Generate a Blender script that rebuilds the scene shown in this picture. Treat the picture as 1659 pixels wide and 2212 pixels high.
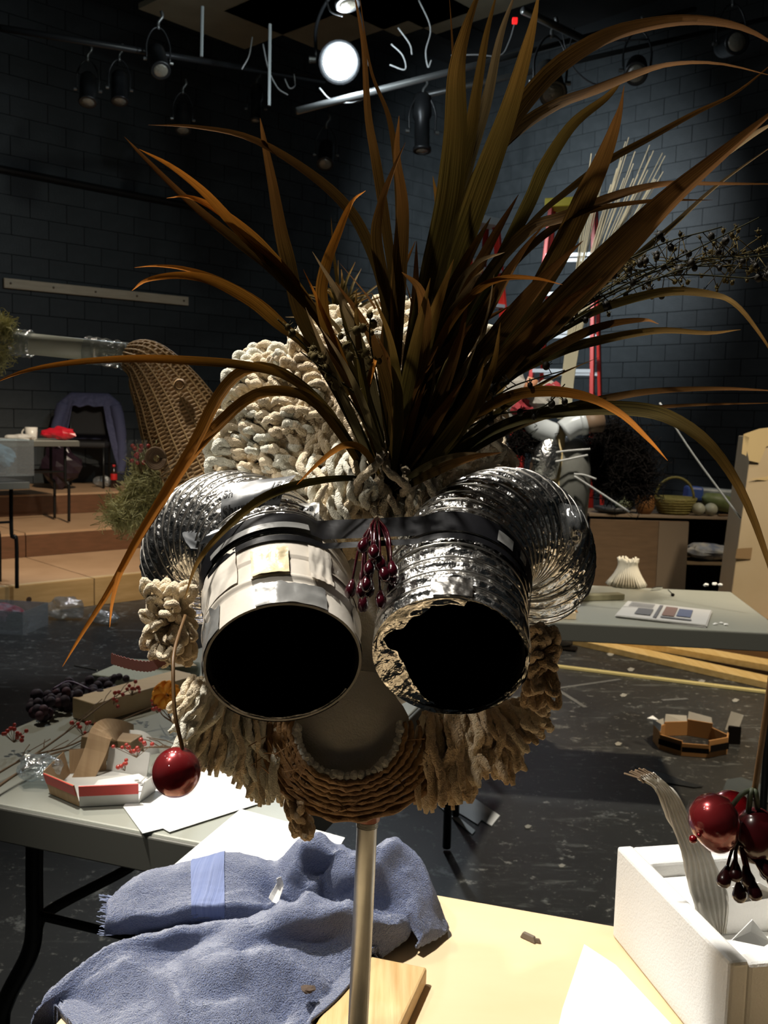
import bpy, math, random
from mathutils import Vector as V, Matrix, Quaternion, noise
R_ = random.Random(7)
for o in list(bpy.data.objects): bpy.data.objects.remove(o)
scene = bpy.context.scene
col = scene.collection

# ---------------------------------------------------------------- camera
FPX, IW, IH, CAMZ = 2050.0, 1659.0, 2212.0, 1.42
TH = math.atan(206/FPX); RO = math.radians(1.5)
CF = V((0, math.cos(TH), -math.sin(TH))); CU0 = V((0, math.sin(TH), math.cos(TH))); CR0 = V((1, 0, 0))
CR = CR0*math.cos(RO) + CU0*math.sin(RO); CU = CU0*math.cos(RO) - CR0*math.sin(RO)
CC = V((0, 0, CAMZ))
cam = bpy.data.cameras.new('camera'); camo = bpy.data.objects.new('camera', cam); col.objects.link(camo)
cam.sensor_fit = 'VERTICAL'; cam.sensor_height = 36; cam.sensor_width = 27
cam.lens = FPX/IH*36; cam.clip_start = .02; cam.clip_end = 60
cam.dof.use_dof = True; cam.dof.focus_distance = .8; cam.dof.aperture_fstop = 22
M4 = Matrix((CR, CU, -CF)).transposed().to_4x4(); M4.translation = CC
camo.matrix_world = M4
scene.camera = camo

def ray(x, y): return CF + CR*((x-IW/2)/FPX) - CU*((y-IH/2)/FPX)
def G(x, y, z):                    # pixel on the horizontal plane z
    d = ray(x, y); return CC + d*((z-CAMZ)/d.z)
def P(x, y, D):                    # pixel at distance D in front of the camera
    d = ray(x, y); return CC + d*(D/d.y)
def pix(p):
    v = V(p)-CC; k = v.dot(CF); return IW/2+FPX*v.dot(CR)/k, IH/2-FPX*v.dot(CU)/k

# ---------------------------------------------------------------- world, lamps, exposure
w = bpy.data.worlds.new('dim_theatre_air'); scene.world = w; w.use_nodes = True
w.node_tree.nodes['Background'].inputs[0].default_value = (.55, .68, .75, 1)
w.node_tree.nodes['Background'].inputs[1].default_value = .010
vs = scene.view_settings
vs.view_transform = 'Standard'; vs.look = 'None'; vs.gamma = 1; vs.use_curve_mapping = False
vs.exposure = 0
def spot(name, loc, aim, power, colr, size, blend=.4, rad=.06):
    l = bpy.data.lights.new(name, 'SPOT'); l.energy = power; l.color = colr
    l.spot_size = math.radians(size); l.spot_blend = blend; l.shadow_soft_size = rad
    o = bpy.data.objects.new(name, l); col.objects.link(o); o.location = loc
    o.rotation_euler = (V(aim)-V(loc)).to_track_quat('-Z', 'Y').to_euler()
    return o
LAMP = P(733, 132, 7.0)
spot('key_spot', (-1.15, 1.35, 4.2), (.16, 1.12, .74), 920, (1, .95, .87), 34, .75, .07)
spot('second_key_spot', (-1.7, .2, 4.1), (.25, 1.1, .74), 190, (1, .93, .82), 34, .7, .05)
spot('mid_left_fill', (-1.6, 3.0, 4.2), (-.55, 2.0, 1.0), 210, (1, .90, .74), 46, .8, .08)  # unseen fill, added to light the horn and left table
spot('mid_right_fill', (.2, 1.6, 4.3), (.75, 3.3, .7), 560, (1, .93, .80), 40, .8, .08)  # fill with no visible source, added for the straw and puppet
spot('floor_warm_spot', (2.6, 3.4, 4.2), (1.5, 5.0, .2), 700, (1, .82, .58), 52, .7, .08)
spot('shelf_warm_spot', (3.6, 4.2, 4.2), (1.9, 6.6, .7), 230, (1, .84, .62), 40, .7, .08)
spot('steps_warm_spot', (-.6, 4.9, 4.2), (-2.7, 8.2, .5), 950, (1, .82, .62), 46, .8, .08)
spot('left_wall_spot', (.6, 4.0, 4.2), (-3.2, 9.6, 1.9), 110, (.92, 1, .95), 70, .9, .1)
spot('wall_cool_spot', (1.0, 9.9, 4.3), (2.15, 13.3, 3.7), 680, (.86, .94, 1), 100, 1, .1)
spot('ladder_fill', (.2, 4.6, 4.2), (1.3, 8.2, 1.7), 900, (.95, .97, 1), 30, .8, .08)  # added fill that brings out the ladders, not a fixture of the rig
spot('left_floor_fill', (-.9, 4.3, 4.2), (-2.2, 5.9, .1), 300, (.95, .97, 1), 34, .8, .08)  # unseen fill put in to lift the storage box and nearby floor
spot('rim_cool_spot', LAMP+V((0, -.25, -.1)), (0, 1.0, 1.2), 120, (.80, .90, 1), 60, .6, .12)
pl = bpy.data.lights.new('lamp_spill', 'POINT'); pl.energy = 55; pl.color = (.85, .94, 1); pl.shadow_soft_size = .1
po = bpy.data.objects.new('lamp_spill', pl); col.objects.link(po); po.location = LAMP+V((.05, -.45, -.15))

# ---------------------------------------------------------------- mesh helpers
class MB:
    def __init__(s): s.v = []; s.f = []; s.uv = []; s.has = False
    def add(s, vs_, fs, uv=None):
        k = len(s.v); s.v += [V(a) for a in vs_]; s.f += [tuple(i+k for i in f) for f in fs]
        if uv: s.has = True
        s.uv += list(uv) if uv else [(0, 0)]*len(vs_)
        return s
    def box(s, c, size, rot=None, taper=1):
        x, y, z = [a/2 for a in size]; c = V(c); vv = []
        for k, dz in enumerate((-z, z)):
            t = taper if k else 1
            for dx, dy in ((-x, -y), (x, -y), (x, y), (-x, y)):
                p = V((dx*t, dy*t, dz)); vv.append(c+(rot @ p if rot else p))
        return s.add(vv, [(3, 2, 1, 0), (4, 5, 6, 7), (0, 1, 5, 4), (1, 2, 6, 5), (2, 3, 7, 6), (3, 0, 4, 7)])
    def slab(s, poly, z0, z1):
        n = len(poly); vv = [V((p[0], p[1], z0)) for p in poly]+[V((p[0], p[1], z1)) for p in poly]
        return s.add(vv, [tuple(range(n-1, -1, -1)), tuple(range(n, 2*n))]+[(i, (i+1) % n, n+(i+1) % n, n+i) for i in range(n)])
    def tube(s, pts, r, n=8, cap=True, prof=None, closed=False):
        pts = [V(p) for p in pts]; m = len(pts); fr = frames(pts); vv = []; uv = []; ln = 0
        for i in range(m):
            if i: ln += (pts[i]-pts[i-1]).length
            rr = r(i/(m-1)) if callable(r) else (r[i] if isinstance(r, (list, tuple)) else r)
            T, N, B = fr[i]
            for j in range(n):
                a = 2*math.pi*j/n; q = rr*(prof(i/(m-1), a, ln) if prof else 1)
                vv.append(pts[i]+N*(q*math.cos(a))+B*(q*math.sin(a))); uv.append((i/(m-1), j/n))
        ff = [(i*n+j, i*n+(j+1) % n, (i+1)*n+(j+1) % n, (i+1)*n+j) for i in range(m-1) for j in range(n)]
        if cap: ff += [tuple(range(n-1, -1, -1)), tuple(range((m-1)*n, m*n))]
        return s.add(vv, ff, uv)
    def lathe(s, prof, o, ax=(0, 0, 1), n=20, sx=1):
        o = V(o); q = V((0, 0, 1)).rotation_difference(V(ax).normalized()); vv = []
        for r, z in prof:
            for j in range(n):
                a = 2*math.pi*j/n; vv.append(o+q @ V((r*sx*math.cos(a), r*math.sin(a), z)))
        m = len(prof)
        ff = [(i*n+j, i*n+(j+1) % n, (i+1)*n+(j+1) % n, (i+1)*n+j) for i in range(m-1) for j in range(n)]
        ff += [tuple(range(n-1, -1, -1)), tuple(range((m-1)*n, m*n))]
        return s.add(vv, ff)
    def ball(s, c, r, n=12, m=8, sc=(1, 1, 1), rot=None, wob=0, seed=0):
        vv = []; c = V(c)
        for i in range(1, m):
            p = math.pi*i/m
            for j in range(n):
                a = 2*math.pi*j/n; d = V((math.sin(p)*math.cos(a), math.sin(p)*math.sin(a), math.cos(p)))
                k = r*(1+wob*noise.noise(d*2.3+V((seed, 0, 0)))) if wob else r
                d = V((d.x*sc[0], d.y*sc[1], d.z*sc[2]))*k; vv.append(c+(rot @ d if rot else d))
        t = V((0, 0, r*sc[2])); b = -t
        vv += [c+(rot @ t if rot else t), c+(rot @ b if rot else b)]; L = len(vv)
        ff = [(i*n+j, (i+1)*n+j, (i+1)*n+(j+1) % n, i*n+(j+1) % n) for i in range(m-2) for j in range(n)]
        ff += [(L-2, j, (j+1) % n) for j in range(n)]+[(L-1, (m-2)*n+(j+1) % n, (m-2)*n+j) for j in range(n)]
        return s.add(vv, ff)
    def grid(s, fn, nu, nv):
        vv = []; uv = []
        for i in range(nu+1):
            for j in range(nv+1): vv.append(fn(i/nu, j/nv)); uv.append((i/nu, j/nv))
        k = nv+1
        return s.add(vv, [(i*k+j, (i+1)*k+j, (i+1)*k+j+1, i*k+j+1) for i in range(nu) for j in range(nv)], uv)
    def ribbon(s, pts, ws, hint, fold=0, roll=None):
        m = len(pts); vv = []; uv = []
        for i in range(m):
            T = (pts[min(i+1, m-1)]-pts[max(i-1, 0)]).normalized()
            h = hint(i/(m-1)) if callable(hint) else hint
            S = T.cross(h).normalized()
            if roll: S = Quaternion(T, roll*i/(m-1)) @ S
            N = S.cross(T); hw = ws[i]/2; t = i/(m-1)
            vv += [pts[i]-S*hw+N*fold*hw, pts[i], pts[i]+S*hw+N*fold*hw]; uv += [(t, 0), (t, .5), (t, 1)]
        ff = []
        for i in range(m-1):
            a = i*3; ff += [(a, a+1, a+4, a+3), (a+1, a+2, a+5, a+4)]
        return s.add(vv, ff, uv)

def frames(pts):
    m = len(pts); out = []; N = None
    for i in range(m):
        T = pts[min(i+1, m-1)]-pts[max(i-1, 0)]
        T = T.normalized() if T.length > 1e-9 else V((0, 0, 1))
        if N is None:
            h = V((0, 0, 1)) if abs(T.z) < .9 else V((1, 0, 0)); N = (h-T*h.dot(T)).normalized()
        else:
            N = N-T*N.dot(T); N = N.normalized() if N.length > 1e-6 else T.orthogonal().normalized()
        out.append((T, N, T.cross(N)))
    return out
def spline(cp, n):                                    # Catmull-Rom through control points
    cp = [V(c) for c in cp]; k = len(cp)-1; out = []
    for i in range(n+1):
        t = i/n*k; a = min(int(t), k-1); u = t-a
        p1, p2 = cp[a], cp[a+1]; p0 = cp[a-1] if a else p1*2-p2; p3 = cp[a+2] if a+2 <= k else p2*2-p1
        out.append(.5*((2*p1)+(p2-p0)*u+(2*p0-5*p1+4*p2-p3)*u*u+(3*p1-p0-3*p2+p3)*u**3))
    return out

WL = {}
def obj(name, mb, m, parent=None, smooth=False, kind=None, bevel=0, solid=0, label=None, sub=0):
    vv = mb.v
    if not vv: return None
    lo = V((min(p.x for p in vv), min(p.y for p in vv), min(p.z for p in vv)))
    hi = V((max(p.x for p in vv), max(p.y for p in vv), max(p.z for p in vv)))
    b = V(((lo.x+hi.x)/2, (lo.y+hi.y)/2, lo.z))
    me = bpy.data.meshes.new(name); me.from_pydata([tuple(p-b) for p in vv], [], mb.f)
    if mb.has:
        l = me.uv_layers.new(name='UVMap')
        for lp in me.loops: l.data[lp.index].uv = mb.uv[lp.vertex_index]
    me.materials.append(m)
    if smooth: me.polygons.foreach_set('use_smooth', [True]*len(me.polygons))
    me.update()
    o = bpy.data.objects.new(name, me); col.objects.link(o); o.location = b; WL[o.name] = b
    if parent: par(o, parent)
    if solid: d = o.modifiers.new('thickness', 'SOLIDIFY'); d.thickness = solid; d.offset = -1
    if bevel: d = o.modifiers.new('bevel', 'BEVEL'); d.width = bevel; d.segments = 2; d.limit_method = 'ANGLE'
    if sub: d = o.modifiers.new('smooth', 'SUBSURF'); d.levels = sub; d.render_levels = sub
    if kind: o['kind'] = kind
    if label: o['label'] = label
    return o
def par(o, parent):
    o.parent = parent; o.matrix_parent_inverse = Matrix.Translation(-WL[parent.name])
def thing(name, loc, label, cat, group=None):
    o = bpy.data.objects.new(name, None); col.objects.link(o); o.location = loc; o.empty_display_size = .05
    WL[o.name] = V(loc); return tag(o, label, cat, group)
def tag(o, label, cat, group=None):
    o['label'] = label; o['category'] = cat
    if group: o['group'] = group
    return o

# ---------------------------------------------------------------- materials
MATS = {}
def M(name, c, rough=.6, metal=0, c2=None, sc=30, bump=0, bsc=200, spec=.5, trans=0, wave=None, det=4, mixpos=(.35, .65), btype='noise', sheen=0, coat=0, stretch=None, alpha=1, ior=1.45):
    if name in MATS: return MATS[name]
    m = bpy.data.materials.new(name); m.use_nodes = True; nt = m.node_tree; N = nt.nodes; L = nt.links
    b = N['Principled BSDF']; b.inputs['Roughness'].default_value = rough; b.inputs['Metallic'].default_value = metal
    b.inputs['Specular IOR Level'].default_value = spec; b.inputs['Base Color'].default_value = (*c, 1)
    if trans: b.inputs['Transmission Weight'].default_value = trans; b.inputs['IOR'].default_value = ior
    if sheen: b.inputs['Sheen Weight'].default_value = sheen
    if coat: b.inputs['Coat Weight'].default_value = coat; b.inputs['Coat Roughness'].default_value = .05
    if alpha < 1: b.inputs['Alpha'].default_value = alpha
    tc = N.new('ShaderNodeTexCoord'); src = tc.outputs['Object']
    if stretch:
        mp = N.new('ShaderNodeMapping'); mp.inputs['Scale'].default_value = stretch; L.new(src, mp.inputs[0]); src = mp.outputs[0]
    if c2:
        t = N.new('ShaderNodeTexNoise'); t.inputs['Scale'].default_value = sc; t.inputs['Detail'].default_value = det
        r = N.new('ShaderNodeValToRGB'); r.color_ramp.elements[0].position, r.color_ramp.elements[1].position = mixpos
        r.color_ramp.elements[0].color = (*c, 1); r.color_ramp.elements[1].color = (*c2, 1)
        L.new(src, t.inputs['Vector']); L.new(t.outputs[0], r.inputs[0]); L.new(r.outputs[0], b.inputs['Base Color'])
    if bump:
        if btype == 'voronoi':
            t = N.new('ShaderNodeTexVoronoi'); t.inputs['Scale'].default_value = bsc
        else:
            t = N.new('ShaderNodeTexNoise'); t.inputs['Scale'].default_value = bsc; t.inputs['Detail'].default_value = 3
        bp = N.new('ShaderNodeBump'); bp.inputs['Strength'].default_value = bump; bp.inputs['Distance'].default_value = .01
        L.new(src, t.inputs['Vector']); L.new(t.outputs[0], bp.inputs['Height']); L.new(bp.outputs[0], b.inputs['Normal'])
    MATS[name] = m; return m
def clear_film(name, tint=(.9, .93, .95), amount=.25, rough=.15):
    if name in MATS: return MATS[name]
    m = bpy.data.materials.new(name); m.use_nodes = True; nt = m.node_tree; N = nt.nodes; L = nt.links
    N.remove(N['Principled BSDF']); out = N['Material Output']
    t = N.new('ShaderNodeBsdfTransparent'); t.inputs[0].default_value = (*tint, 1)
    g = N.new('ShaderNodeBsdfGlossy'); g.inputs['Roughness'].default_value = rough
    d = N.new('ShaderNodeBsdfDiffuse'); d.inputs[0].default_value = (.6, .62, .62, 1)
    mx = N.new('ShaderNodeMixShader'); mx.inputs[0].default_value = .6
    m2 = N.new('ShaderNodeMixShader'); m2.inputs[0].default_value = amount
    tc = N.new('ShaderNodeTexCoord'); nz = N.new('ShaderNodeTexNoise'); nz.inputs['Scale'].default_value = 60
    bp = N.new('ShaderNodeBump'); bp.inputs['Strength'].default_value = .7; bp.inputs['Distance'].default_value = .01
    L.new(tc.outputs['Object'], nz.inputs['Vector']); L.new(nz.outputs[0], bp.inputs['Height']); L.new(bp.outputs[0], g.inputs['Normal'])
    L.new(d.outputs[0], mx.inputs[1]); L.new(g.outputs[0], mx.inputs[2]); L.new(t.outputs[0], m2.inputs[1]); L.new(mx.outputs[0], m2.inputs[2])
    L.new(m2.outputs[0], out.inputs[0]); MATS[name] = m; return m
def emit(name, c, s):
    m = bpy.data.materials.new(name); m.use_nodes = True; b = m.node_tree.nodes['Principled BSDF']
    b.inputs['Base Color'].default_value = (*c, 1); b.inputs['Emission Color'].default_value = (*c, 1); b.inputs['Emission Strength'].default_value = s
    MATS[name] = m; return m
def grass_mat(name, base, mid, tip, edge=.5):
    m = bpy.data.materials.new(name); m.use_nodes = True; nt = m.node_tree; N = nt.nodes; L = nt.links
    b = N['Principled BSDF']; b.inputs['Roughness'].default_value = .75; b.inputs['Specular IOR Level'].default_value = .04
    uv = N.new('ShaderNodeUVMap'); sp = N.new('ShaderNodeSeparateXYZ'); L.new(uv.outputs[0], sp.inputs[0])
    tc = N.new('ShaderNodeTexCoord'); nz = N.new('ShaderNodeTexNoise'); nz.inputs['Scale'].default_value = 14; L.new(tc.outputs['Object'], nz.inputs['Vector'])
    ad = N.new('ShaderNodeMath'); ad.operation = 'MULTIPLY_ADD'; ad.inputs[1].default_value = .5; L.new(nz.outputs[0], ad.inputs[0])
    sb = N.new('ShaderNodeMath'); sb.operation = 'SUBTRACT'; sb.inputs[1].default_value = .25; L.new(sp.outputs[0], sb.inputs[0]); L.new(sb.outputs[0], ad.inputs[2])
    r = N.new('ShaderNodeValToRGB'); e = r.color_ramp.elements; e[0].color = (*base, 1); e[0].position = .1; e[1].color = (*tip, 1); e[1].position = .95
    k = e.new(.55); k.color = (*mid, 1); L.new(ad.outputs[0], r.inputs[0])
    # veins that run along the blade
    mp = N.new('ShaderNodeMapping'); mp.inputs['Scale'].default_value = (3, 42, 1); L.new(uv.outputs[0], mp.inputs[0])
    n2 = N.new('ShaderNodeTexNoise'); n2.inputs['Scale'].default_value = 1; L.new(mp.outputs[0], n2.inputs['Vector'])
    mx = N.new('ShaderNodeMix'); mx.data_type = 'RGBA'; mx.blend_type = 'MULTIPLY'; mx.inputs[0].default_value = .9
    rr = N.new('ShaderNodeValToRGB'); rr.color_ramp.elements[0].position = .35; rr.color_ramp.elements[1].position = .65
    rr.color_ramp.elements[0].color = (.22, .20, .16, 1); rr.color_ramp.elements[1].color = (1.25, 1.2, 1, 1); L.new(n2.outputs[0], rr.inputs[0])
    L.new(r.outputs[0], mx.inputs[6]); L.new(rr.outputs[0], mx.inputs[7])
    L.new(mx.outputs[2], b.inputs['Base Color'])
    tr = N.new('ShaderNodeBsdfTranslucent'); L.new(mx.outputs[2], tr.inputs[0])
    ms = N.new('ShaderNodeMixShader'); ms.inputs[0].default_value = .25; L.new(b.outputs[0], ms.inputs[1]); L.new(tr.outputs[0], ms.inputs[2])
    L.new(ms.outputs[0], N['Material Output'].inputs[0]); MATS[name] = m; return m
def wood(name, c, c2, sc=(6, 90, 90), rough=.55):
    return M(name, c, rough, c2=c2, sc=1, stretch=sc, det=5, bump=.15, bsc=1, mixpos=(.3, .7))
# ================================================================ the room
floor_m = M('black_floor_paint', (.020, .021, .021), .42, c2=(.038, .039, .038), sc=1.3, det=8, bump=.12, bsc=9)
nt = floor_m.node_tree; N = nt.nodes; L = nt.links; b = N['Principled BSDF']
tc = N.new('ShaderNodeTexCoord')
def scuffs(scale, lo, hi, stretch=None):
    v = N.new('ShaderNodeTexNoise'); v.inputs['Scale'].default_value = scale; v.inputs['Detail'].default_value = 6; v.inputs['Roughness'].default_value = .75
    if stretch:
        mp = N.new('ShaderNodeMapping'); mp.inputs['Scale'].default_value = stretch; mp.inputs['Rotation'].default_value = (0, 0, .6)
        L.new(tc.outputs['Object'], mp.inputs[0]); L.new(mp.outputs[0], v.inputs['Vector'])
    else: L.new(tc.outputs['Object'], v.inputs['Vector'])
    r = N.new('ShaderNodeValToRGB'); r.color_ramp.elements[0].position = lo; r.color_ramp.elements[1].position = hi
    L.new(v.outputs[0], r.inputs[0]); return r.outputs[0]
base_in = b.inputs['Base Color'].links[0].from_socket
for sc_, lo, hi, st, cc in ((7, .60, .68, None, (.20, .21, .20)), (3.2, .58, .66, (1, 5, 1), (.10, .105, .10)), (22, .60, .66, None, (.24, .24, .22)), (55, .62, .68, None, (.22, .22, .20))):
    mx = N.new('ShaderNodeMix'); mx.data_type = 'RGBA'; mx.inputs[7].default_value = (*cc, 1)
    L.new(scuffs(sc_, lo, hi, st), mx.inputs[0]); L.new(base_in, mx.inputs[6]); base_in = mx.outputs[2]
L.new(base_in, b.inputs['Base Color'])
wall_m = M('black_block_paint', (.030, .037, .040), .55, c2=(.042, .050, .054), sc=6, bump=.25, bsc=60)
mortar_m = M('dark_mortar', (.029, .035, .038), .8)
ceil_m = M('black_ceiling', (.022, .025, .026), .8, c2=(.03, .033, .035), sc=3)
def struct(name, mb, m, **k): return obj(name, mb, m, kind='structure', **k)
UD = V((math.sin(math.radians(47)), math.cos(math.radians(47)), 0)); ND = V((-UD.y, UD.x, 0))   # along the left wall / towards it
WN, WU, HC = 10.1, 10.7, 6.6
def room(u, n, z): return UD*u+ND*n+V((0, 0, z))
fl = MB(); fl.slab([room(-6, -5, 0), room(WU+.3, -5, 0), room(WU+.3, WN+.3, 0), room(-6, WN+.3, 0)], -.1, 0); struct('floor', fl, floor_m)
ce = MB(); ce.slab([room(-6, -5, 0), room(WU+.3, -5, 0), room(WU+.3, WN+.3, 0), room(-6, WN+.3, 0)], HC, HC+.1); ceil_o = struct('ceiling', ce, ceil_m)
# pale acoustic panels let into the ceiling, and two dark beams under it
pan_m = M('ceiling_panel', (.22, .21, .15), .85, c2=(.26, .25, .18), sc=4)
for x, y, s in ((560, -2, (1.9, 1.2)), (690, 26, (1.2, 1.2)), (1010, -30, (1.6, 1.1)), (860, 6, (.9, 1.0))):
    p = G(x, y, 5.0); a = MB(); a.box(p, (s[0], s[1], .05), Matrix.Rotation(-.75, 3, 'Z')); obj('ceiling_panel', a, pan_m, ceil_o)
for n_ in (6.3, 9.0):
    a = MB(); a.box(room(3, n_, HC-.17), (14, .14, .28), Matrix.Rotation(math.radians(43), 3, 'Z')); obj('ceiling_beam', a, ceil_m, ceil_o)
def wall(name, org, du, nrm, length):
    a = MB(); th = .12
    for s_ in ((0,),):
        pl = [org, org+du*length, org+du*length-nrm*th, org-nrm*th]; a.slab(pl, 0, HC)
    if sum((pl[i].x*pl[(i+1) % 4].y-pl[(i+1) % 4].x*pl[i].y) for i in range(4)) < 0: a.f = [tuple(reversed(f)) for f in a.f]
    w_ = struct(name, a, mortar_m)
    bm_ = MB(); bm_.box((0, 0, 0), (.392, .03, .192)); vv = [tuple(p) for p in bm_.v]
    me = bpy.data.meshes.new('concrete_block'); me.from_pydata(vv, [], bm_.f); me.materials.append(wall_m)
    rot = Matrix((du, -nrm, V((0, 0, 1)))).transposed()
    cand = []; rest = MB()
    for r in range(int(HC/.2)):
        for k in range(int(length/.4)):
            u = (k+.5+(.5 if r % 2 else 0))*.4
            if u+.2 > length: continue
            c = org+du*u+nrm*.004+V((0, 0, r*.2+.1))
            f_ = (c-CC).dot(CF); q = pix(c) if f_ > .5 else (-9e9, 0)
            cand.append(((c-CC).length+(0 if -60 < q[0] < IW+60 and -60 < q[1] < 1300 else 99), c))
    cand.sort(key=lambda t: t[0])
    for i, (d, c) in enumerate(cand):
        c = c+nrm*R_.uniform(-.002, .002)
        if i < 300 and d < 90:
            o = bpy.data.objects.new('concrete_block', me); col.objects.link(o); o.parent = w_
            o.matrix_parent_inverse = Matrix.Translation(-WL[w_.name]); m4 = rot.to_4x4(); m4.translation = c; o.matrix_basis = m4
        else: rest.box(c, (.392, .03, .192), rot)
    obj('concrete_block_courses', rest, wall_m, w_, kind='stuff')
    return w_
wall('wall_left', room(-6, WN, 0), UD, -ND, WU+6)
wall('wall_back', room(WU, -5, 0), ND, -UD, WN+5)
def onwall(x, y, d=0):             # pixel on the left wall
    r = ray(x, y); t = (WN-d)/ND.dot(r); return CC+r*t
pine_m = wood('pine_board', (.62, .47, .28), (.72, .58, .38), (30, 30, 4))
a = MB(); p0, p1 = onwall(8, 611, .05), onwall(406, 651, .05); mid = (p0+p1)/2; ln = (p1-p0).length
du = (p1-p0).normalized(); rot = Matrix((du, ND, du.cross(ND))).transposed()
br = tag(obj('board_rail', MB().box(mid, (ln, .03, .10), rot), M('unpainted_board', (.55, .47, .34), .6, c2=(.64, .56, .42), sc=5, stretch=(1, 1, 8)), bevel=.003), 'long bare pale board screwed flat to the black block wall', 'board')
for t in (.03, .24, .46, .69, .97):
    obj('screw', MB().lathe([(.011, 0), (.011, .012), (.007, .02)], p0+(p1-p0)*t-ND*.012, -ND, 10), M('screw_brown', (.12, .08, .05), .5), br)
# dark tube along the left wall, high up
a = MB(); a.tube([onwall(-60, 352, .06), onwall(450, 452, .06)], .035, 8)
tag(obj('wall_dark_tube', a, M('black_tube', (.006, .007, .007), .5)), 'black tube running high along the left block wall', 'pipe')

# ---------------------------------------------------------------- stage risers (three stacked wooden levels)
ply_top = wood('riser_top_wood', (.40, .25, .14), (.48, .31, .18), (3, 3, 3)); ply_face = wood('riser_face_wood', (.10, .045, .018), (.14, .06, .026), (9, 9, 40))
nose_m = wood('riser_nosing_wood', (.50, .37, .20), (.58, .45, .27), (5, 5, 5)); pineface = wood('riser_pine_face', (.36, .22, .08), (.46, .29, .12), (5, 5, 30))
lv = [(6.38, .2, 'lowest broad wooden stage riser with pine front, along the floor'), (7.6, .4, 'middle wooden stage riser with dark front, one step up'), (8.81, .6, 'highest wooden stage riser against the wall, with chair and bag')]
for i, (n0, z1, lab) in enumerate(lv):
    t = thing('stage_riser', room(0, n0, z1-.2), lab, 'riser', 'stage risers'); rr_ = Matrix.Rotation(math.radians(43), 3, 'Z')
    n1 = lv[i+1][0] if i < 2 else WN-.02
    for k in range(-3, 4):
        u0 = 3.1+k*2.44
        if u0+2.44 > WU: continue
        obj('riser_deck', MB().slab([room(u0+.004, n0+(.09 if i == 0 else .01), 0), room(u0+2.436, n0+(.09 if i == 0 else .01), 0), room(u0+2.436, n1-.002, 0), room(u0+.004, n1-.002, 0)], z1-.02, z1), ply_top, t)
        obj('riser_front', MB().slab([room(u0+.004, n0, 0), room(u0+2.436, n0, 0), room(u0+2.436, n0+.035, 0), room(u0+.004, n0+.035, 0)], z1-.198, z1-(.0 if i == 0 else .022)), pineface if i == 0 else ply_face, t)
        if i == 0: obj('riser_nosing', MB().slab([room(u0+.004, n0+.036, 0), room(u0+2.436, n0+.036, 0), room(u0+2.436, n0+.088, 0), room(u0+.004, n0+.088, 0)], z1-.03, z1), nose_m, t)
    if i == 0:
        obj('knot', MB().lathe([(.02, 0), (.018, .004), (.002, .005)], room(2.62, n0+.001, .1), -ND, 12), M('knot_dark', (.04, .02, .008), .6), t)

# ---------------------------------------------------------------- folding tables
tbl_m = M('grey_laminate', (.30, .31, .265), .38, c2=(.33, .335, .29), sc=3, bump=.03, bsc=300); edge_m = M('table_edge_rubber', (.10, .10, .085), .45); leg_m = M('black_steel', (.008, .009, .009), .4, metal=.3)
def table(A, u, v, wu, lv_, z, name, label, top_m=tbl_m, legs=True, extra_h=.045, base=0):
    A = V((A[0], A[1], 0)); u = V((u[0], u[1], 0)).normalized(); v = V((v[0], v[1], 0)).normalized()
    t = thing(name, A+u*wu/2+v*lv_/2+V((0, 0, base)), label, 'table')
    q = lambda a_, b_: A+u*a_+v*b_
    obj('table_top', MB().slab([q(.006, .006), q(wu-.006, .006), q(wu-.006, lv_-.006), q(.006, lv_-.006)], z-.022, z), top_m, t, bevel=.004)
    e = MB()
    for a0, b0, a1, b1 in ((0, 0, wu, .018), (0, lv_-.018, wu, lv_), (0, .018, .018, lv_-.018), (wu-.018, .018, wu, lv_-.018)):
        e.slab([q(a0, b0), q(a1, b0), q(a1, b1), q(a0, b1)], z-extra_h-.02, z-.004)
    obj('table_rim', e, edge_m, t, bevel=.003)
    if legs:
        for end in (.16, lv_-.16):
            for sd in (.06, wu-.06):
                k = q(sd, end); top = k+V((0, 0, z-.03)); inn = u*(.05 if sd < wu/2 else -.05)
                pts = [top, k+V((0, 0, base+.38)), k+V((0, 0, base+.34))-inn*.6, k+V((0, 0, base+.012))-inn*.6]
                obj('leg', MB().tube(spline(pts, 18), .0135, 8), leg_m, t, smooth=True)
            s_ = 1 if end < lv_/2 else -1
            obj('brace', MB().tube([q(wu/2, end)+V((0, 0, base+.46)), q(wu/2, end+s_*.4)+V((0, 0, z-.04))], .009, 6), leg_m, t)
            obj('crossbar', MB().tube([q(.06, end)+V((0, 0, base+.46)), q(wu-.06, end)+V((0, 0, base+.46))], .009, 6), leg_m, t)
    return t, q
LU, LVv = V((.945, -.327, 0)), V((.327, .945, 0))
tl, TLq = table((-.89, 1.65), LU, LVv, .76, 1.83, .74, 'folding_table', 'grey folding table holding grapes, twigs and the red striped boat', legs=False)
for k, dx_ in enumerate((0, .50)):
    o_ = LU*dx_
    obj('leg', MB().tube(spline([P(75, 1790, 1.66)+o_, P(74, 1900, 1.66)+o_, P(74, 2000, 1.66)+o_, P(62, 2065, 1.66)+o_, P(14, 2160, 1.66)+o_, P(2, 2230, 1.66)+o_, V((P(0, 2300, 1.66).x, 1.66, .012))+o_], 40), .0165, 8), leg_m, tl, smooth=True)
    q_ = TLq(.12+dx_, 1.65); obj('leg', MB().tube([q_+V((0, 0, .01)), q_+V((0, 0, .70))], .0135, 8), leg_m, tl, smooth=True)
obj('crossbar', MB().tube([P(74, 1975, 1.66), P(74, 1975, 1.66)+LU*.5], .009, 6), leg_m, tl)
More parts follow.
